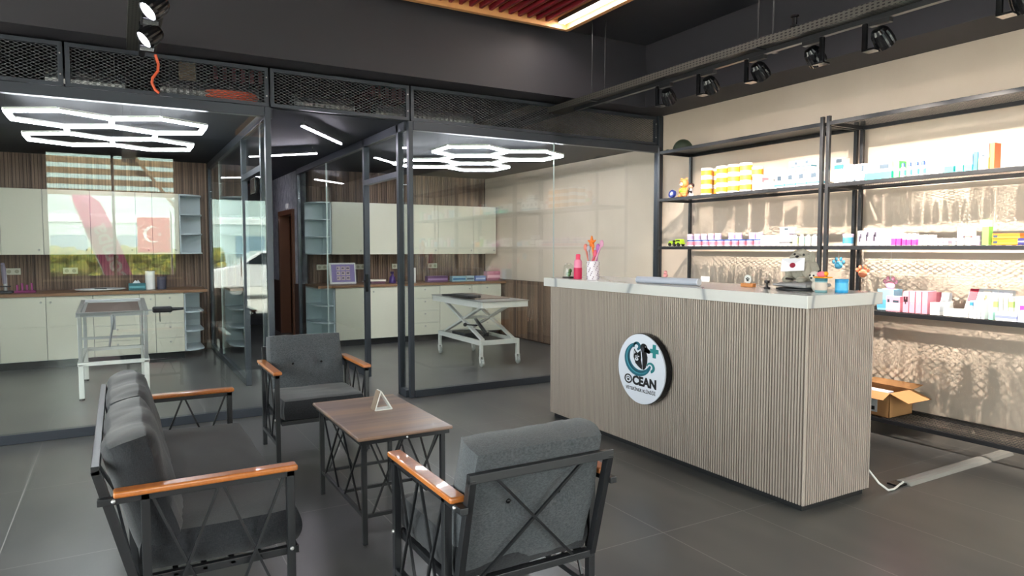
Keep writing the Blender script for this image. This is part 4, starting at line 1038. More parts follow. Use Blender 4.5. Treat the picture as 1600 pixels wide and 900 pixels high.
# long clear ruler roll with a pink clip
t = thing('document_roll', 'long translucent grey tray roll lying on the counter', 'roll', (3.45, 3.70, CT))
MB().tube([(3.50, 3.46, CT + .026), (3.40, 3.99, CT + .026)], .025, 16).build('tube', 'aab0be', t, smooth=True)
MB().tube([(3.50, 3.452, CT + .026), (3.4985, 3.462, CT + .026)], .0255, 16).build('end_ring', 'c9ccd6', t)
q = thing('pink_clip', 'small pink clip figure sitting on the grey roll', 'clip', (3.446, 3.74, CT + .051))
MB().ball((3.446, 3.735, CT + .066), (.016, .020, .016), 12, 8).ball((3.446, 3.735, CT + .088), (.012, .014, .012), 12, 8).build('body', 'e39a9a', q, smooth=True)
# plush dog on its tray
dx0, dy0 = 3.72, 2.80
t = thing('round_tray', 'black round tray with a silver rim under the plush dog', 'tray', (dx0, dy0, CT))
MB().lathe([(.135, 0), (.15, .004), (.15, .012), (.14, .014)], (dx0, dy0, CT), 40).build('tray', '17181b', t, smooth=True)
t = thing('grey_cushion', 'grey quilted pad under the plush dog', 'pad', (dx0, dy0, CT + .0145))
cushion(dx0, dy0, CT + .033, .25, .25, .036, edge=.5, seed=4, n=10).build('pad', '9a9a9c', t, smooth=True)
t = thing('plush_dog', 'fluffy off white plush dog sitting on the counter with an envelope in its mouth', 'plush toy', (dx0, dy0, CT + .05))
b0 = Vector((dx0, dy0, CT + .05))
fz = lambda s, sc=9, am=.10: (lambda d: 1 + am * noise.noise(d * sc + Vector((s, s, s))))
mb = MB()
mb.ball(b0 + Vector((.015, -.01, .075)), (.078, .088, .082), 28, 18, fn=fz(1)); mb.ball(b0 + Vector((0, .005, .148)), (.062, .068, .058), 26, 16, fn=fz(2)); mb.ball(b0 + Vector((-.045, -.012, .150)), (.036, .036, .026), 20, 12, fn=fz(3))
for s in (-1, 1):
    mb.ball(b0 + Vector((-.065, s * .05, .018)), (.045, .030, .022), 18, 12, fn=fz(4 + s)); mb.ball(b0 + Vector((-.035, s * .062, .075)), (.030, .026, .058), 18, 12, fn=fz(7 + s)); mb.ball(b0 + Vector((.012, s * .062, .150)), (.022, .018, .042), 16, 12, fn=fz(9 + s))
mb.ball(b0 + Vector((.08, -.05, .03)), (.04, .03, .03), 16, 12, fn=fz(12))
mb.build('body', 'plush_fur', t, smooth=True)
e = MB()
for q in (Vector((-.048, -.048, .172)), Vector((-.062, .006, .174))): e.ball(b0 + q, .0075, 10, 8)
e.ball(b0 + Vector((-.080, -.024, .160)), (.009, .011, .008), 12, 8); e.build('eyes_and_nose', '141214', t, smooth=True)
MB().tube([b0 + Vector((-.098, .028 + .04 * sin(R(a)), .018 + .004 * cos(R(a)))) for a in (-60, 0, 60)], .007, 8).build('paw_trim', '2a221e', t, smooth=True)
ev = thing('envelope', 'white envelope with a dark red seal held in the plush dog mouth', 'envelope', tuple(b0 + Vector((-.095, .04, .12))))
mm = Matrix.Translation(b0 + Vector((-.102, -.012, .112))) @ Matrix.Rotation(R(24), 4, 'Z') @ Matrix.Rotation(R(28), 4, 'Y') @ Matrix.Rotation(R(-4), 4, 'X')
MB().box(-.0015, .0015, -.068, .068, -.046, .042, mtx=mm).build('paper', 'eeedf2', ev)
MB().prism([(-.068, .042), (.068, .042), (0, -.006)], -.0028, -.0018, 'x', mtx=mm).build('paper_flap', 'dcdbe2', ev)
MB().lathe([(.017, 0), (.017, .003)], n=20, mtx=mm @ Matrix.Translation((-.003, 0, -.008)) @ Matrix.Rotation(R(-90), 4, 'Y')).build('wax_seal', '8e2338', ev)
t = thing('black_phone_stand', 'small black gadget on the counter left of the plush dog', 'gadget', (3.62, 2.98, CT))
MB().lathe([(.02, 0), (.02, .010), (.007, .014), (.006, .035), (.016, .04), (.016, .055)], (3.62, 2.98, CT), 14).build('body', '1b1216', t, smooth=True)
t = thing('paw_card_block', 'orange wooden block with a black paw card at the counter edge', 'block', (3.70, 3.20, CT))
MB().box(3.68, 3.72, 3.15, 3.25, CT, CT + .026).build('block', 'd58d52', t, bevel=.003)
MB().lathe([(.030, 0), (.030, .004)], n=24, mtx=Matrix.Translation((3.697, 3.20, CT + .052)) @ Matrix.Rotation(R(-90), 4, 'Y')).build('card', 'dcdcd8', t)
mb = MB(); mb.ball((3.692, 3.20, CT + .046), (.002, .010, .008), 8, 6)
for a in (40, 75, 105, 140): mb.ball((3.692, 3.20 + .015 * cos(R(a)), CT + .046 + .015 * sin(R(a))), (.002, .004, .005), 8, 6)
mb.build('paw_print', '202024', t)
for (x, y, r, h, c0, c1, c2, lb) in ((3.60, 2.575, .034, .085, '7aa3a8', 'c7b8ac', '2f6f7c', 'teal and white printed mug beside the plush dog'), (3.70, 2.51, .036, .080, '2f9fd6', '59b9e8', '2590c8', 'bright blue canister at the counter corner')):
    jar('printed_canister', lb, 'canister', x, y, CT, r, h, c0, c1, c2, None)
t = thing('toy_fish', 'orange and pink soft toy figure on top of the counter canisters', 'toy', (3.60, 2.575, CT + .0855))
MB().ball((3.60, 2.572, CT + .108), (.022, .030, .018), 14, 10).build('body', 'e8788a', t, smooth=True)
MB().prism([(3.57, 2.535), (3.63, 2.52), (3.64, 2.60), (3.58, 2.615)], CT + .086, CT + .094, 'z').build('brim', 'f0a01e', t, bevel=.003)
MB().ball((3.60, 2.545, CT + .112), (.014, .014, .014), 10, 8).build('tail', 'f4a41c', t, smooth=True)
t = thing('spotted_plush', 'small white plush with black spots leaning on the plush dog', 'plush toy', (3.66, 2.64, CT + .0))
MB().ball((3.66, 2.66, CT + .09), (.032, .034, .034), 18, 12, fn=fz(20)).ball((3.665, 2.645, CT + .035), (.036, .034, .040), 18, 12, fn=fz(21)).build('body', 'd8d2c8', t, smooth=True)
MB().ball((3.632, 2.675, CT + .098), .006, 8, 6).ball((3.632, 2.650, CT + .097), .006, 8, 6).ball((3.626, 2.662, CT + .082), (.006, .009, .006), 8, 6).ball((3.66, 2.63, CT + .118), .012, 10, 8).build('face_spots', '1a1718', t, smooth=True)
# ================================================================== treatment room cabinets
def knob(x, y, z, parent):
    MB().lathe([(.006, 0), (.006, .012), (.013, .016), (.013, .024), (.009, .027)], n=14, mtx=Matrix.Translation((x, y, z)) @ Matrix.Rotation(R(90), 4, 'X')).build('knob', 'b4b4ac', parent, smooth=True)
FY = 10.20
def base_unit(label, x0, x1, kind, side='r', grp=None):
    t = thing('base_cabinet', label, 'cabinet', ((x0+x1)/2, 10.6, 0), grp)
    MB().box(x0 + .002, x1 - .002, FY + .02, BYW - .02, .10, .90).build('body', 'white_lacquer', t)
    MB().box(x0, x1, FY + .07, FY + .09, 0.001, .10).build('kickboard', 'kick_black', t)
    if kind == 'door':
        d = MB().box(x0 + .0025, x1 - .0025, FY, FY + .018, .105, .893).build('door', 'cream_lacquer', t, bevel=.001)
        knob(x1 - .05 if side == 'r' else x0 + .05, FY, .83, d)
    else:
        n = kind
        for k in range(n):
            a = .105 + k * (.788 / n); b_ = a + .788 / n - .004
            d = MB().box(x0 + .0025, x1 - .0025, FY, FY + .018, a, b_).build('drawer', 'cream_lacquer', t, bevel=.001)
            knob((x0 + x1) / 2, FY, b_ - .05, d)
    return t
def wall_unit(label, x0, x1, z0, z1, grp=None):
    t = thing('wall_cabinet', label, 'cabinet', ((x0+x1)/2, 10.8, z0), grp)
    MB().box(x0 + .002, x1 - .002, 10.52, BYW - .02, z0, z1).build('body', 'white_lacquer', t)
    d = MB().box(x0 + .0025, x1 - .0025, 10.50, 10.518, z0, z1).build('door', 'cream_lacquer', t, bevel=.001)
    knob(x1 - .05, 10.50, z0 + .06, d)
    return t
def end_shelf(label, x0, x1, z0, z1, n, y0, flip, grp=None):
    """open shelf closing a cabinet run, quarter round shelves"""
    t = thing('corner_shelf', label, 'shelf', ((x0+x1)/2, (y0 + BYW)/2, z0), grp)
    xs = x0 if not flip else x1; sg = 1 if not flip else -1; w = x1 - x0; D = BYW - .02 - y0
    MB().box(min(xs, xs + sg * .018), max(xs, xs + sg * .018), y0, BYW - .02, z0, z1).build('side_panel', 'shelf_blue_white', t)
    MB().box(x0, x1, BYW - .036, BYW - .02, z0, z1).build('back_panel', 'shelf_blue_white', t)
    for k in range(n + 1):
        z = z0 + (z1 - z0 - .018) * k / n; r = min(w, D) * .9
        pts = [(xs, BYW - .036), (xs, y0)]
        e = xs + sg * w
        for a in range(0, 91, 10): pts.append((e - sg * r + sg * r * sin(R(a)), y0 + r - r * cos(R(a))))
        pts.append((e, BYW - .036))
        MB().prism(pts, z, z + .018, 'z').build('shelf', 'shelf_blue_white', t)
    return t
LB = [(-3.2, -2.72, 'door', 'r', 'base cabinet of the left room hidden beyond the left picture edge'), (-2.72, -2.24, 'door', 'l', 'base cabinet of the left room hidden beyond the left picture edge'), (-2.24, -1.76, 'door', 'r', 'base cabinet of the left room hidden beyond the left picture edge'), (-1.76, -1.27, 'door', 'l', 'base cabinet of the left room hidden beyond the left picture edge'),
      (-1.27, -.795, 'door', 'r', 'cream base cabinet at the left picture edge under the worktop'), (-.795, -.295, 'door', 'l', 'cream base cabinet just left of the left exam table'),
      (-.295, .225, 4, '', 'cream drawer cabinet directly behind the left exam table'), (.225, .41, 'door', 'r', 'narrow cream base cabinet between the two drawer units of the left room'), (.41, .755, 4, '', 'cream drawer cabinet beside the curved open shelf of the left room')]
for x0, x1, k, s, lb in LB: base_unit(lb, x0, x1, k, s, 'base cabinets of the left room')
end_shelf('curved open shelf unit ending the left room base cabinets', .757, 1.02, .10, .90, 3, FY + .02, False)
LU = [(-3.2, -2.2, ''), (-2.2, -1.255, ''), (-1.255, -.815, 'cream wall cabinet at the left picture edge'), (-.815, -.30, 'cream wall cabinet, second from the left picture edge'), (-.30, .22, 'cream wall cabinet above the left exam table'),
      (.22, .416, 'narrow cream wall cabinet of the left room'), (.416, .745, 'cream wall cabinet next to the open shelf in the left room')]
for x0, x1, lb in LU: wall_unit(lb or 'wall cabinet of the left room beyond the left picture edge', x0, x1, 1.42, 2.25, 'wall cabinets of the left room')
end_shelf('curved open shelf unit ending the left room wall cabinets', .747, 1.06, 1.42, 2.25, 3, 10.52, False)
tag(box('worktop', 'worktop_wood', -3.2, 1.05, FY - .025, BYW - .017, .9015, .94, bevel=.003, origin=(-1, 10.6, .9)), 'long brown worktop across the back of the left treatment room', 'worktop')
RB = [(2.82, 3.36, 'door', 'r', 'cream base cabinet behind the far armchair, next to the open shelf'), (3.36, 4.0, 'door', 'l', 'cream base cabinet seen through the doorway of the right room'),
      (4.0, 4.53, 4, '', 'cream drawer cabinet just left of the scissor exam table'), (4.53, 5.12, 'door', 'r', 'cream base cabinet behind the scissor exam table'), (5.12, 5.675, 4, '', 'cream drawer cabinet at the right end behind the exam table')]
for x0, x1, k, s, lb in RB: base_unit(lb, x0, x1, k, s, 'base cabinets of the right room')
end_shelf('curved open shelf unit ending the right room base cabinets', 2.56, 2.815, .10, .90, 3, FY + .02, True)
RU = [(2.86, 3.36, 'cream wall cabinet next to the open shelf in the right room'), (3.36, 3.98, 'cream wall cabinet seen through the doorway of the right room'), (3.98, 4.64, 'cream wall cabinet right of the partition corner post'), (4.64, 5.30, 'cream wall cabinet above the scissor exam table'), (5.30, 5.74, 'cream wall cabinet against the beige wall')]
for x0, x1, lb in RU: wall_unit(lb, x0, x1, 1.405, 2.215, 'wall cabinets of the right room')
end_shelf('curved open shelf unit ending the right room wall cabinets', 2.56, 2.855, 1.405, 2.215, 3, 10.52, True)
tag(box('worktop', 'worktop_wood', 2.56, 5.765, FY - .025, BYW - .017, .9015, .94, bevel=.003, origin=(4, 10.6, .9)), 'long brown worktop across the back of the right treatment room', 'worktop')
# socket plates on the slat wall
def bx_at(px, Y): return Y * math.tan(R(30) + math.atan((px - 800) / 1065))
def plate(px, lb):
    x = bx_at(px, 10.97); t = thing('socket_plate', lb, 'socket', (x, 10.98, 1.2), 'double socket plates on the slat wall')
    MB().box(x - .085, x + .085, 10.965, 10.984, 1.155, 1.24).build('plate', 'cream_lacquer', t, bevel=.003)
    m_ = MB()
    for s in (-1, 1): m_.lathe([(.024, 0), (.024, .004)], n=18, mtx=Matrix.Translation((x + s * .042, 10.965, 1.197)) @ Matrix.Rotation(R(90), 4, 'X'))
    m_.build('socket_insert', 'a9a58f', t)
for px, lb in ((20, 'leftmost double socket plate in the left room'), (110, 'double socket plate above the white basin in the left room'),
               (503, 'double socket plate left of the framed poster'), (563, 'double socket plate right of the framed poster'), (620, 'double socket plate behind the partition corner post'), (676, 'double socket plate right of the paper roll')): plate(px, lb)
# goods on the worktops
WT = .9405
def wx(px, Y=10.5): return bx_at(px, Y)
t = thing('basin', 'white oval basin with a dark drain set on the left worktop', 'basin', (wx(156), 10.5, WT))
x = wx(156); mb = MB()
mb.add([], []); prof = [(.30, 0), (.345, .02), (.345, .026), (.33, .026), (.25, .006)]
vs = []; fs = []; n = 36
MB().lathe([(.28, 0), (.335, .02), (.335, .03), (.32, .03), (.26, .012)], n=36, mtx=Matrix.Translation((x, 10.5, WT)) @ Matrix.Diagonal((.86, .6, 1, 1))).build('bowl', 'white_lacquer', t, smooth=True)
MB().box(x - .07, x + .07, 10.46, 10.54, WT + .013, WT + .033).build('drain_cover', '33363a', t, bevel=.004)
def roll(px, h, lb):
    x = wx(px); t = thing('paper_roll', lb, 'paper roll', (x, 10.5, WT))
    MB().lathe([(.058, 0), (.06, .004), (.06, h), (.022, h), (.022, h - .01)], (x, 10.5, WT), 24).build('roll', 'pure_white', t, smooth=True)
    MB().lathe([(.021, h - .002), (.021, h + .004)], (x, 10.5, WT), 14).build('core', 'b09a78', t)
roll(234, .25, 'standing white paper roll on the left worktop'); roll(644, .24, 'standing white paper roll behind the partition corner post')
def ctn(name, lb, cat, px0, px1, h, col, band=None, bcol='ffffff', Y=10.45, d=.12, grp=None):
    x0, x1 = wx(px0, Y), wx(px1, Y); t = thing(name, lb, cat, ((x0+x1)/2, Y, WT), grp)
    MB().box(x0, x1, Y, Y + d, WT, WT + h).build('carton', col, t, bevel=.003)
    if band: MB().box(x0 + .01, x1 - .01, Y - .001, Y, WT + h * band[0], WT + h * band[1]).build('printed_band', bcol, t)
    return t, (x0, x1)
t, (x0, x1) = ctn('glove_box', 'teal glove box with tissue on top on the left worktop', 'box', 200, 227, .09, '2f6f78', (.3, .6), '5fa0a8')
mb = MB(); mb.prism([(x0 + .05, WT + .0905), (x1 - .06, WT + .0905), (x1 - .09, WT + .135), ((x0+x1)/2, WT + .115), (x0 + .08, WT + .13)], 10.49, 10.53, 'y'); mb.build('tissue', 'dfe5e8', t)
t = thing('dark_cup', 'dark slate cup right of the white paper roll in the left room', 'cup', (wx(252), 10.5, WT))
MB().lathe([(.05, 0), (.055, .005), (.06, .17), (.052, .17), (.045, .02)], (wx(252), 10.5, WT), 20).build('cup', '4a4a5c', t, smooth=True)
t = thing('magenta_rack', 'magenta tube rack on the worktop at the far left', 'rack', (wx(38), 10.5, WT)); x = wx(38)
MB().box(x - .11, x + .11, 10.46, 10.56, WT, WT + .03).build('base', '8a2a66', t, bevel=.003)
for k in range(4):
    MB().tube([(x - .08 + k * .05, 10.5, WT + .03), (x - .08 + k * .05, 10.5, WT + .10 + .02 * (k % 2))], .012, 10).build('vial', 'a84a86', t, smooth=True)
t = thing('microscope', 'grey and black microscope at the left picture edge', 'microscope', (wx(6), 10.5, WT)); x = wx(6)
MB().box(x - .08, x + .08, 10.42, 10.60, WT, WT + .03).build('base', '2b2c30', t, bevel=.006)
MB().tube([(x, 10.57, WT + .03), (x, 10.58, WT + .18), (x, 10.52, WT + .27)], .02, 10).build('arm', 'c9c9cc', t, smooth=True)
MB().tube([(x, 10.49, WT + .12), (x, 10.46, WT + .30), (x, 10.40, WT + .37)], [.018, .026, .02], 12).build('eyepiece', '9a93a2', t, smooth=True)
MB().box(x - .06, x + .06, 10.43, 10.54, WT + .08, WT + .09).build('stage', '202124', t)
# framed poster
t = thing('framed_poster', 'white framed lilac poster with photos leaning on the right worktop', 'poster', (wx(535, 10.62), 10.62, WT)); xa, xb_ = wx(515, 10.62), wx(556, 10.62)
mm = Matrix.Translation((0, 10.60, WT)) @ Matrix.Rotation(R(-10), 4, 'X')
MB().box(xa, xb_, 0, .02, 0, .335, mtx=mm).build('frame', 'white_plastic', t, bevel=.003)
MB().box(xa + .03, xb_ - .02, -.002, 0, .03, .31, mtx=mm).build('print', '8f7fb8', t)
random.seed(3); mb = MB(); W_ = xb_ - xa
for k in range(9):
    u = xa + .11 + (k % 3) * .075; v = .06 + (k // 3) * .078; mb.box(u, u + .062, -.004, -.002, v, v + .062, mtx=mm)
mb.build('photo_tiles', 'cbb8b4', t)
mb = MB()
for k in range(9):
    u = xa + .12 + (k % 3) * .075; v = .07 + (k // 3) * .078; mb.box(u, u + .02 + .01 * (k % 3), -.005, -.004, v + .012, v + .034, mtx=mm)
mb.build('photo_details', '4f4560', t)
ctn('book_stack', 'low stack of pale booklets with dark spines on the right worktop', 'booklets', 580, 602, .035, '5a3a4a', None, Y=10.42, d=.16)
t, _ = ctn('booklet', 'pale cream booklet on top of the booklet stack', 'booklet', 579, 603, .03, 'e6ddd0', None, Y=10.43, d=.15); t.location.z += .0
for c in kids(t): c.location.z += .036
t = thing('purple_bottle', 'purple spray bottle on the right worktop', 'bottle', (wx(613), 10.5, WT)); x = wx(613)
MB().lathe([(.055, 0), (.057, .01), (.045, .09), (.016, .13), (.016, .15)], (x, 10.5, WT), 20).build('body', '3d2266', t, smooth=True)
MB().box(x - .03, x + .018, 10.485, 10.515, WT + .15, WT + .185).build('spray_head', '2c1648', t, bevel=.004)
for i, (a, b_, h, c_, bc, lb) in enumerate(((668, 700, .10, '6b4a70', 'a98ab0', 'purple grey carton right of the paper roll'), (707, 728, .09, '9fc3cf', '2f6f9c', 'pale blue and white carton in the row on the right worktop'), (729, 741, .09, 'b8d0d6', '4a5f70', 'second blue and white carton of the row on the right worktop'), (743, 759, .085, '6d86c4', 'c2d4f0', 'blue carton at the right of the row on the right worktop'), (761, 782, .16, 'a86a80', 'd8b0bc', 'rose carton against the beige wall on the right worktop'))):
    ctn('supply_carton', lb, 'box', a, b_, h, c_, (.3, .6), bc, grp='cartons on the right worktop')
# ================================================================== exam tables
def strap_paddle(t, x, y, z, sx):
    MB().box(x, x + sx * .19, y - .05, y + .05, z - .03, z + .03).build('arm_pad', '1a1b1f', t, bevel=.015)
    MB().tube([(x + sx * .18, y, z), (x + sx * .30, y, z + .002)], [.02, .014], 10).build('pad_handle', '1a1b1f', t, smooth=True)
    MB().tube([(x + sx * .07, y, z - .03), (x + sx * .07, y, z - .13)], .005, 6).build('pad_rod', 'chrome', t)
# left: long steel topped table seen from its end
t = thing('exam_table', 'white and steel exam table in the left room seen from its end', 'exam table', (-.065, 8.45, 0))
ex0, ex1, ey0, ey1 = -.375, .250, 7.84, 9.10
tilt = Matrix.Translation((0, ey0, .85)) @ Matrix.Rotation(R(2.2), 4, 'X')
L = ey1 - ey0
f = MB(); f.box(ex0, ex1, 0, .04, -.025, .02, mtx=tilt); f.box(ex0, ex1, L - .04, L, -.025, .02, mtx=tilt); f.box(ex0, ex0 + .04, 0, L, -.025, .02, mtx=tilt); f.box(ex1 - .04, ex1, 0, L, -.025, .02, mtx=tilt)
f.build('top_frame', 'steel', t, bevel=.004)
MB().box(ex0 + .04, ex1 - .04, .04, L - .04, -.02, -.005, mtx=tilt).build('steel_tray', 'steel', t)
MB().box(ex0 + .07, ex1 - .07, .07, L - .22, -.005, .004, mtx=tilt).build('table_mat', '55453e', t, bevel=.003)
for x in (ex0 + .01, ex1 - .045):
    MB().box(x, x + .035, ey0 + .02, ey0 + .055, .36, .826).build('upright', 'steel', t, bevel=.002)
    MB().box(x, x + .035, ey1 - .08, ey1 - .045, .36, .86).build('upright', 'steel', t, bevel=.002)
    MB().box(x - .005, x + .04, ey0 + .015, ey0 + .06, .02, .36).build('leg', 'white_paint', t, bevel=.003)
    MB().box(x - .005, x + .04, ey1 - .085, ey1 - .04, .02, .36).build('leg', 'white_paint', t, bevel=.003)
    for y in (ey0 + .037, ey1 - .062): MB().lathe([(.022, 0), (.026, .004), (.024, .02)], (x + .017, y, 0.0005), 12).build('foot', 'black_gloss', t, smooth=True)
MB().box(ex0 + .045, ex1 - .045, ey0 + .03, ey0 + .05, .60, .625).build('crossbar', 'steel', t)
f = MB(); f.box(ex0 + .0, ex1, ey0 + .015, ey0 + .06, .34, .375); f.box(ex0, ex1, ey1 - .09, ey1 - .04, .34, .375); f.box(ex0, ex0 + .04, ey0 + .06, ey1 - .09, .34, .375); f.box(ex1 - .04, ex1, ey0 + .06, ey1 - .09, .34, .375)
f.build('base_frame', 'white_paint', t, bevel=.003)
MB().tube([(-.065, ey0 - .004, .84), (-.06, ey0 - .02, .78), (-.08, ey0 - .02, .66), (-.10, ey0 - .015, .52)], .010, 4).build('belt', '8b8d90', t)
MB().box(-.083, -.04, ey0 - .012, ey0 - .006, .69, .83).build('belt_strap', '9a9c9f', t)
strap_paddle(t, ex1 + .05, ey0 + .35, .845, 1)
MB().box(ex1, ex1 + .06, ey0 + .335, ey0 + .365, .835, .85).build('pad_bracket', 'steel', t)
# right: scissor lift table on castors
t = thing('scissor_exam_table', 'white scissor lift exam table on castors in the right room', 'exam table', (4.2, 8.25, 0))
X0, X1, Y0, Y1 = 3.88, 4.54, 7.45, 9.0; ZT = .84
f = MB(); f.box(X0, X1, Y0, Y0 + .035, ZT - .085, ZT - .01); f.box(X0, X1, Y1 - .035, Y1, ZT - .085, ZT - .01); f.box(X0, X0 + .035, Y0 + .035, Y1 - .035, ZT - .085, ZT - .01); f.box(X1 - .035, X1, Y0 + .035, Y1 - .035, ZT - .085, ZT - .01)
f.build('top_frame', 'white_paint', t, bevel=.004)
MB().box(X0 - .01, X1 + .01, Y0 - .01, Y1 + .01, ZT - .01, ZT).build('steel_top', 'steel', t, bevel=.003)
MB().box(X0 + .07, X1 - .07, Y0 + .35, Y1 - .15, ZT, ZT + .012).build('table_mat', '6a5a50', t, bevel=.004)
MB().box(X0 + .02, X0 + .20, Y0 + .42, Y0 + .95, ZT + .013, ZT + .05).build('black_pad', '1c1c20', t, bevel=.012)
MB().tube([(X0 + .08, Y0 + .9, ZT + .03), (X0 - .02, Y0 + 1.15, ZT + .02)], [.02, .012], 8).build('pad_handle', '1c1c20', t, smooth=True)
bX0, bX1, bY0, bY1, bz = 3.93, 4.50, 7.60, 8.92, .30
f = MB(); f.box(bX0, bX1, bY0, bY0 + .04, bz - .03, bz + .03); f.box(bX0, bX1, bY1 - .04, bY1, bz - .03, bz + .03); f.box(bX0, bX0 + .04, bY0 + .04, bY1 - .04, bz - .03, bz + .03); f.box(bX1 - .04, bX1, bY0 + .04, bY1 - .04, bz - .03, bz + .03)
f.build('base_frame', 'white_paint', t, bevel=.004)
MB().box(bX0 + .05, bX1 - .05, bY0 + .25, bY1 - .2, bz - .028, bz - .01).build('base_plate', '33363b', t)
MB().box(bX0 + .10, bX1 - .10, bY0 + .65, bY1 - .25, bz - .01, bz + .05).build('pump_housing', '2c2f36', t, bevel=.01)
for sx, xx in ((0, bX0 + .045), (1, bX1 - .085)):
    MB().bar((xx + .02, bY0 + .06, bz + .03), (xx + .02, bY1 - .1, ZT - .08), .028, .05, (1, 0, 0)).build('scissor_arm', 'white_paint', t, bevel=.003)
    MB().bar((xx + .02 + (.03 if not sx else -.03), bY1 - .06, bz + .03), (xx + .02 + (.03 if not sx else -.03), bY0 + .1, ZT - .08), .028, .05, (1, 0, 0)).build('scissor_arm', 'white_paint', t, bevel=.003)
MB().tube([(bX0 + .05, 8.26, .565), (bX1 - .05, 8.26, .565)], .018, 12).build('pivot_rod', 'white_paint', t, smooth=True)
MB().tube([(4.2, 7.95, .36), (4.2, 8.3, .56)], [.03, .022], 12).build('lift_cylinder', 'chrome', t, smooth=True)
MB().ball((3.92, 8.02, .50), .026, 12, 8).build('release_knob', '1a1a1d', t, smooth=True)
MB().tube([(3.92, 8.02, .50), (4.1, 8.02, .48)], .008, 8).build('release_lever', 'black_gloss', t)
for x in (bX0 + .02, bX1 - .02):
    for y in (bY0 + .02, bY1 - .02):
        cst = MB().box(x - .02, x + .02, y - .02, y + .02, .125, bz - .03).build('leg', 'white_paint', t, bevel=.003)
        f = MB()
        for s in (-1, 1): f.prism([(y - .028, .045), (y + .0, .045), (y + .025, .125), (y - .025, .125)], x + s * .022 - .003, x + s * .022 + .003, 'x')
        f.build('castor_fork', 'white_plastic', cst)
        MB().lathe([(.045, -.014), (.050, -.006), (.050, .006), (.045, .014)], n=24, mtx=Matrix.Translation((x, y - .015, .0505)) @ Matrix.Rotation(R(90), 4, 'Y')).build('castor_wheel', 'b9bcb8', cst, smooth=True)
# ================================================================== outdoors, behind the camera
def gnd(name, m, *a, lab=None):
    return struct(box(name, m, *a))
gnd('ground_street', 'pavement', -45, 45, -60, -3.15, -.2, -.06)
gnd('ground_side', 'pavement', -45, -4.15, -3.15, 20, -.2, -.06)
random.seed(5)
def blob_hedge(lb, x0, x1, y, h):
    mb = MB(); 
    nx, nz = int((x1 - x0) / .35), int(h / .35)
    for i in range(nx):
        for k in range(nz):
            for dy in (-.25, .15):
                c = (x0 + .17 + i * .35 + random.uniform(-.1, .1), y + dy + random.uniform(-.1, .1), .17 + k * .35 + random.uniform(-.08, .08))
                s_ = random.random() * 9; mb.ball(c, random.uniform(.24, .34), 8, 6, fn=lambda d: 1 + .35 * noise.noise(d * 3 + Vector((s_, 0, 0))))
    o = mb.build('hedge', 'hedge_leaves', origin=((x0 + x1) / 2, y, -.06)); tag(o, lb, 'hedge')
random.seed(6)
blob_hedge('trimmed green and yellow hedge across the street behind the camera', -5, 3.2, -12, 1.6)
t = thing('low_garden_wall', 'low pink stone garden wall in front of the street hedge', 'garden wall', (-1, -11.2, -.06)); MB().box(-6, 3.0, -11.25, -10.95, -.06, .55).build('masonry', 'b39a90', t); MB().box(-6.05, 3.05, -11.3, -10.9, .55, .62).build('coping', 'c8b5aa', t)  # low stone wall at the foot of the hedge
t = thing('building', 'pale blue and white building far across the street', 'building', (-2, -30, -.06))
MB().box(-16, 12, -34, -30, -.06, 8.0).build('walls', 'b4c8c6', t)  # made tall to cover the bright sky mirrored in the glass
for i in range(9): MB().box(-15 + i * 3, -13.4 + i * 3, -29.98, -29.94, 1.0, 2.2).build('window_band', '7a98a6', t)
MB().box(-15, 11, -29.98, -29.93, 2.9, 3.3).build('sign_band', 'e2eceb', t)
MB().box(-16.5, 12.5, -34.5, -29.6, 8.0, 8.25).build('roof', 'e9ecec', t)
# feather banner
t = thing('banner', 'pink feather banner with white letters standing outside the window', 'banner', (.1, -5, -.06))
lean = Vector((-.34, 0, 1)).normalized(); sd = Vector((1, 0, .34)).normalized(); O = Vector((.12, -5, .55))
def bp(u, v): return O + lean * v + sd * u
pts = [(-.25, 0), (.25, 0), (.27, 1.6), (.22, 2.0), (.05, 2.3), (-.2, 2.4), (-.25, 2.2)]
mb = MB(); P = [bp(*p) for p in pts]; P2 = [p + Vector((0, .006, 0)) for p in P]; n = len(pts)
mb.add(P + P2, [tuple(range(n)), tuple(range(n, 2*n))[::-1]] + [(i, (i+1)%n, n+(i+1)%n, n+i) for i in range(n)]); mb.build('cloth', 'banner_pink', t)
MB().tube([bp(-.26, -.65), bp(-.26, 2.45)], .014, 8).build('pole', 'white_plastic', t)
MB().lathe([(.2, 0), (.18, .05), (.03, .07)], (.09, -5, -.0599), 20).build('base', 'black_metal', t)
text_mesh('Compa', .50, 'pure_white', 'lettering', t, bp(.13, .08) + Vector((0, .012, 0)), lean, sd if False else -sd, .001, .01, 'LEFT')
t = thing('flag', 'red flag with white crescent and star hanging outside', 'flag', (.75, -6, 1.4))
MB().box(.42, 1.12, -6.003, -5.997, 1.40, 2.25).build('cloth', 'flag_red', t)
cr = MB()
for k in range(24):
    a0, a1 = R(40 + k * 280 / 24), R(40 + (k + 1) * 280 / 24); f0 = sin(pi * k / 24); f1 = sin(pi * (k + 1) / 24)
    q = lambda a, r, s: (.74 + r * cos(a) + s, 1.84 + r * sin(a))
    cr.prism([q(a0, .2, 0), q(a1, .2, 0), q(a1, .2 - .07 * f1, 0), q(a0, .2 - .07 * f0, 0)], -5.996, -5.992, 'y')
cr.build('crescent', 'pure_white', t)
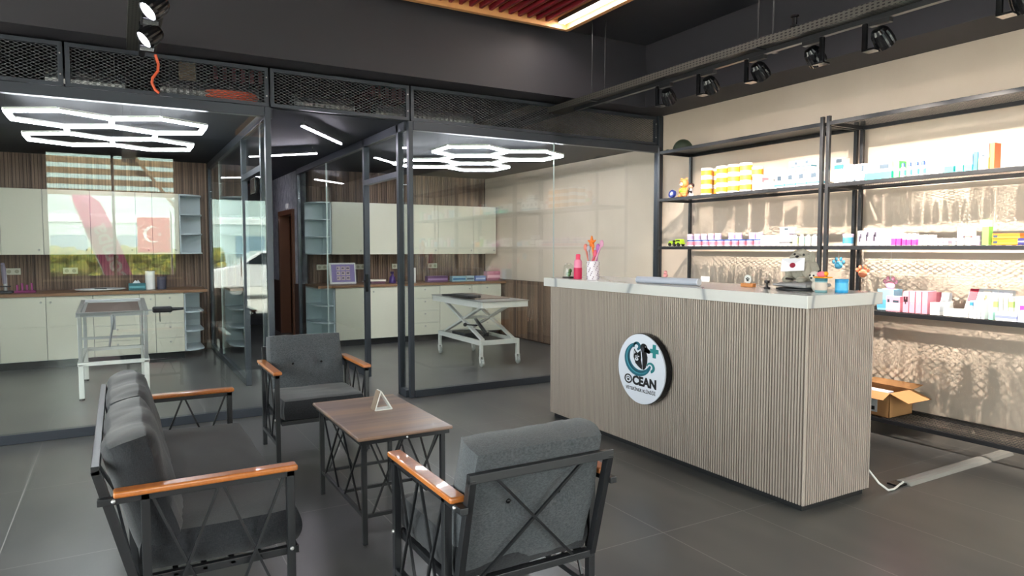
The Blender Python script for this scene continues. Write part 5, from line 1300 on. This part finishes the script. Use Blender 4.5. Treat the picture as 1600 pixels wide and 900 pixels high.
st = [(.90 + (.06 if k % 2 == 0 else .025) * cos(R(36 * k)), 1.84 + (.06 if k % 2 == 0 else .025) * sin(R(36 * k))) for k in range(10)]
MB().prism(st, -5.996, -5.992, 'y').build('star', 'pure_white', t)
MB().tube([(1.15, -6, -.06), (1.15, -6, 2.4)], .02, 8).build('pole', 'chrome', t)
# louvred awning over the pavement
t = thing('pergola', 'tan slatted pergola screen above the shop window outside', 'pergola', (0, -4.2, -.06))
for i in range(5): MB().box(-2.4, 1.5, -4.25 - .0, -4.15, 2.62 + i * .22, 2.74 + i * .22).build('board', 'tan_board', t)
for x in (-2.4, 1.44): MB().box(x, x + .06, -4.32, -4.26, -.06, 3.8).build('post', 'black_metal', t)
MB().bar((.2, -4.08, 3.7), (1.2, -4.08, 2.3), .06, .06).build('brace', 'tan_board', t)
# parked white car
t = thing('car', 'white car parked outside the entrance door', 'car', (4.4, -10, -.06))
cl0 = 2.2; prof = [(0, .32), (0, .75), (.12, .86), (.95, 1.0), (1.55, 1.42), (2.9, 1.45), (3.55, 1.05), (4.15, .98), (4.25, .8), (4.25, .32)]
MB().prism([(cl0 + a, b) for a, b in prof], -10.85, -9.15, 'y').build('body', 'car_paint', t, bevel=.06, seg=3)
g = [(1.12, 1.03), (1.62, 1.36), (2.15, 1.38), (2.15, 1.0)], [(2.22, 1.0), (2.22, 1.38), (2.85, 1.37), (3.35, 1.04)]
for q in g: MB().prism([(cl0 + a, b) for a, b in q], -9.15, -9.135, 'y').build('side_window', 'car_glass', t)
for wx_ in (.85, 3.35):
    for y in (-9.28, -10.72):
        w = MB().lathe([(.31, -.1), (.32, -.08), (.32, .08), (.31, .1)], n=28, mtx=Matrix.Translation((cl0 + wx_, y, .26)) @ Matrix.Rotation(R(90), 4, 'X')).build('wheel', 'tyre', t, smooth=True)
        MB().lathe([(.19, -.105), (.19, .105)], n=20, mtx=Matrix.Translation((cl0 + wx_, y, .26)) @ Matrix.Rotation(R(90), 4, 'X')).build('hub_cap', 'chrome', w)
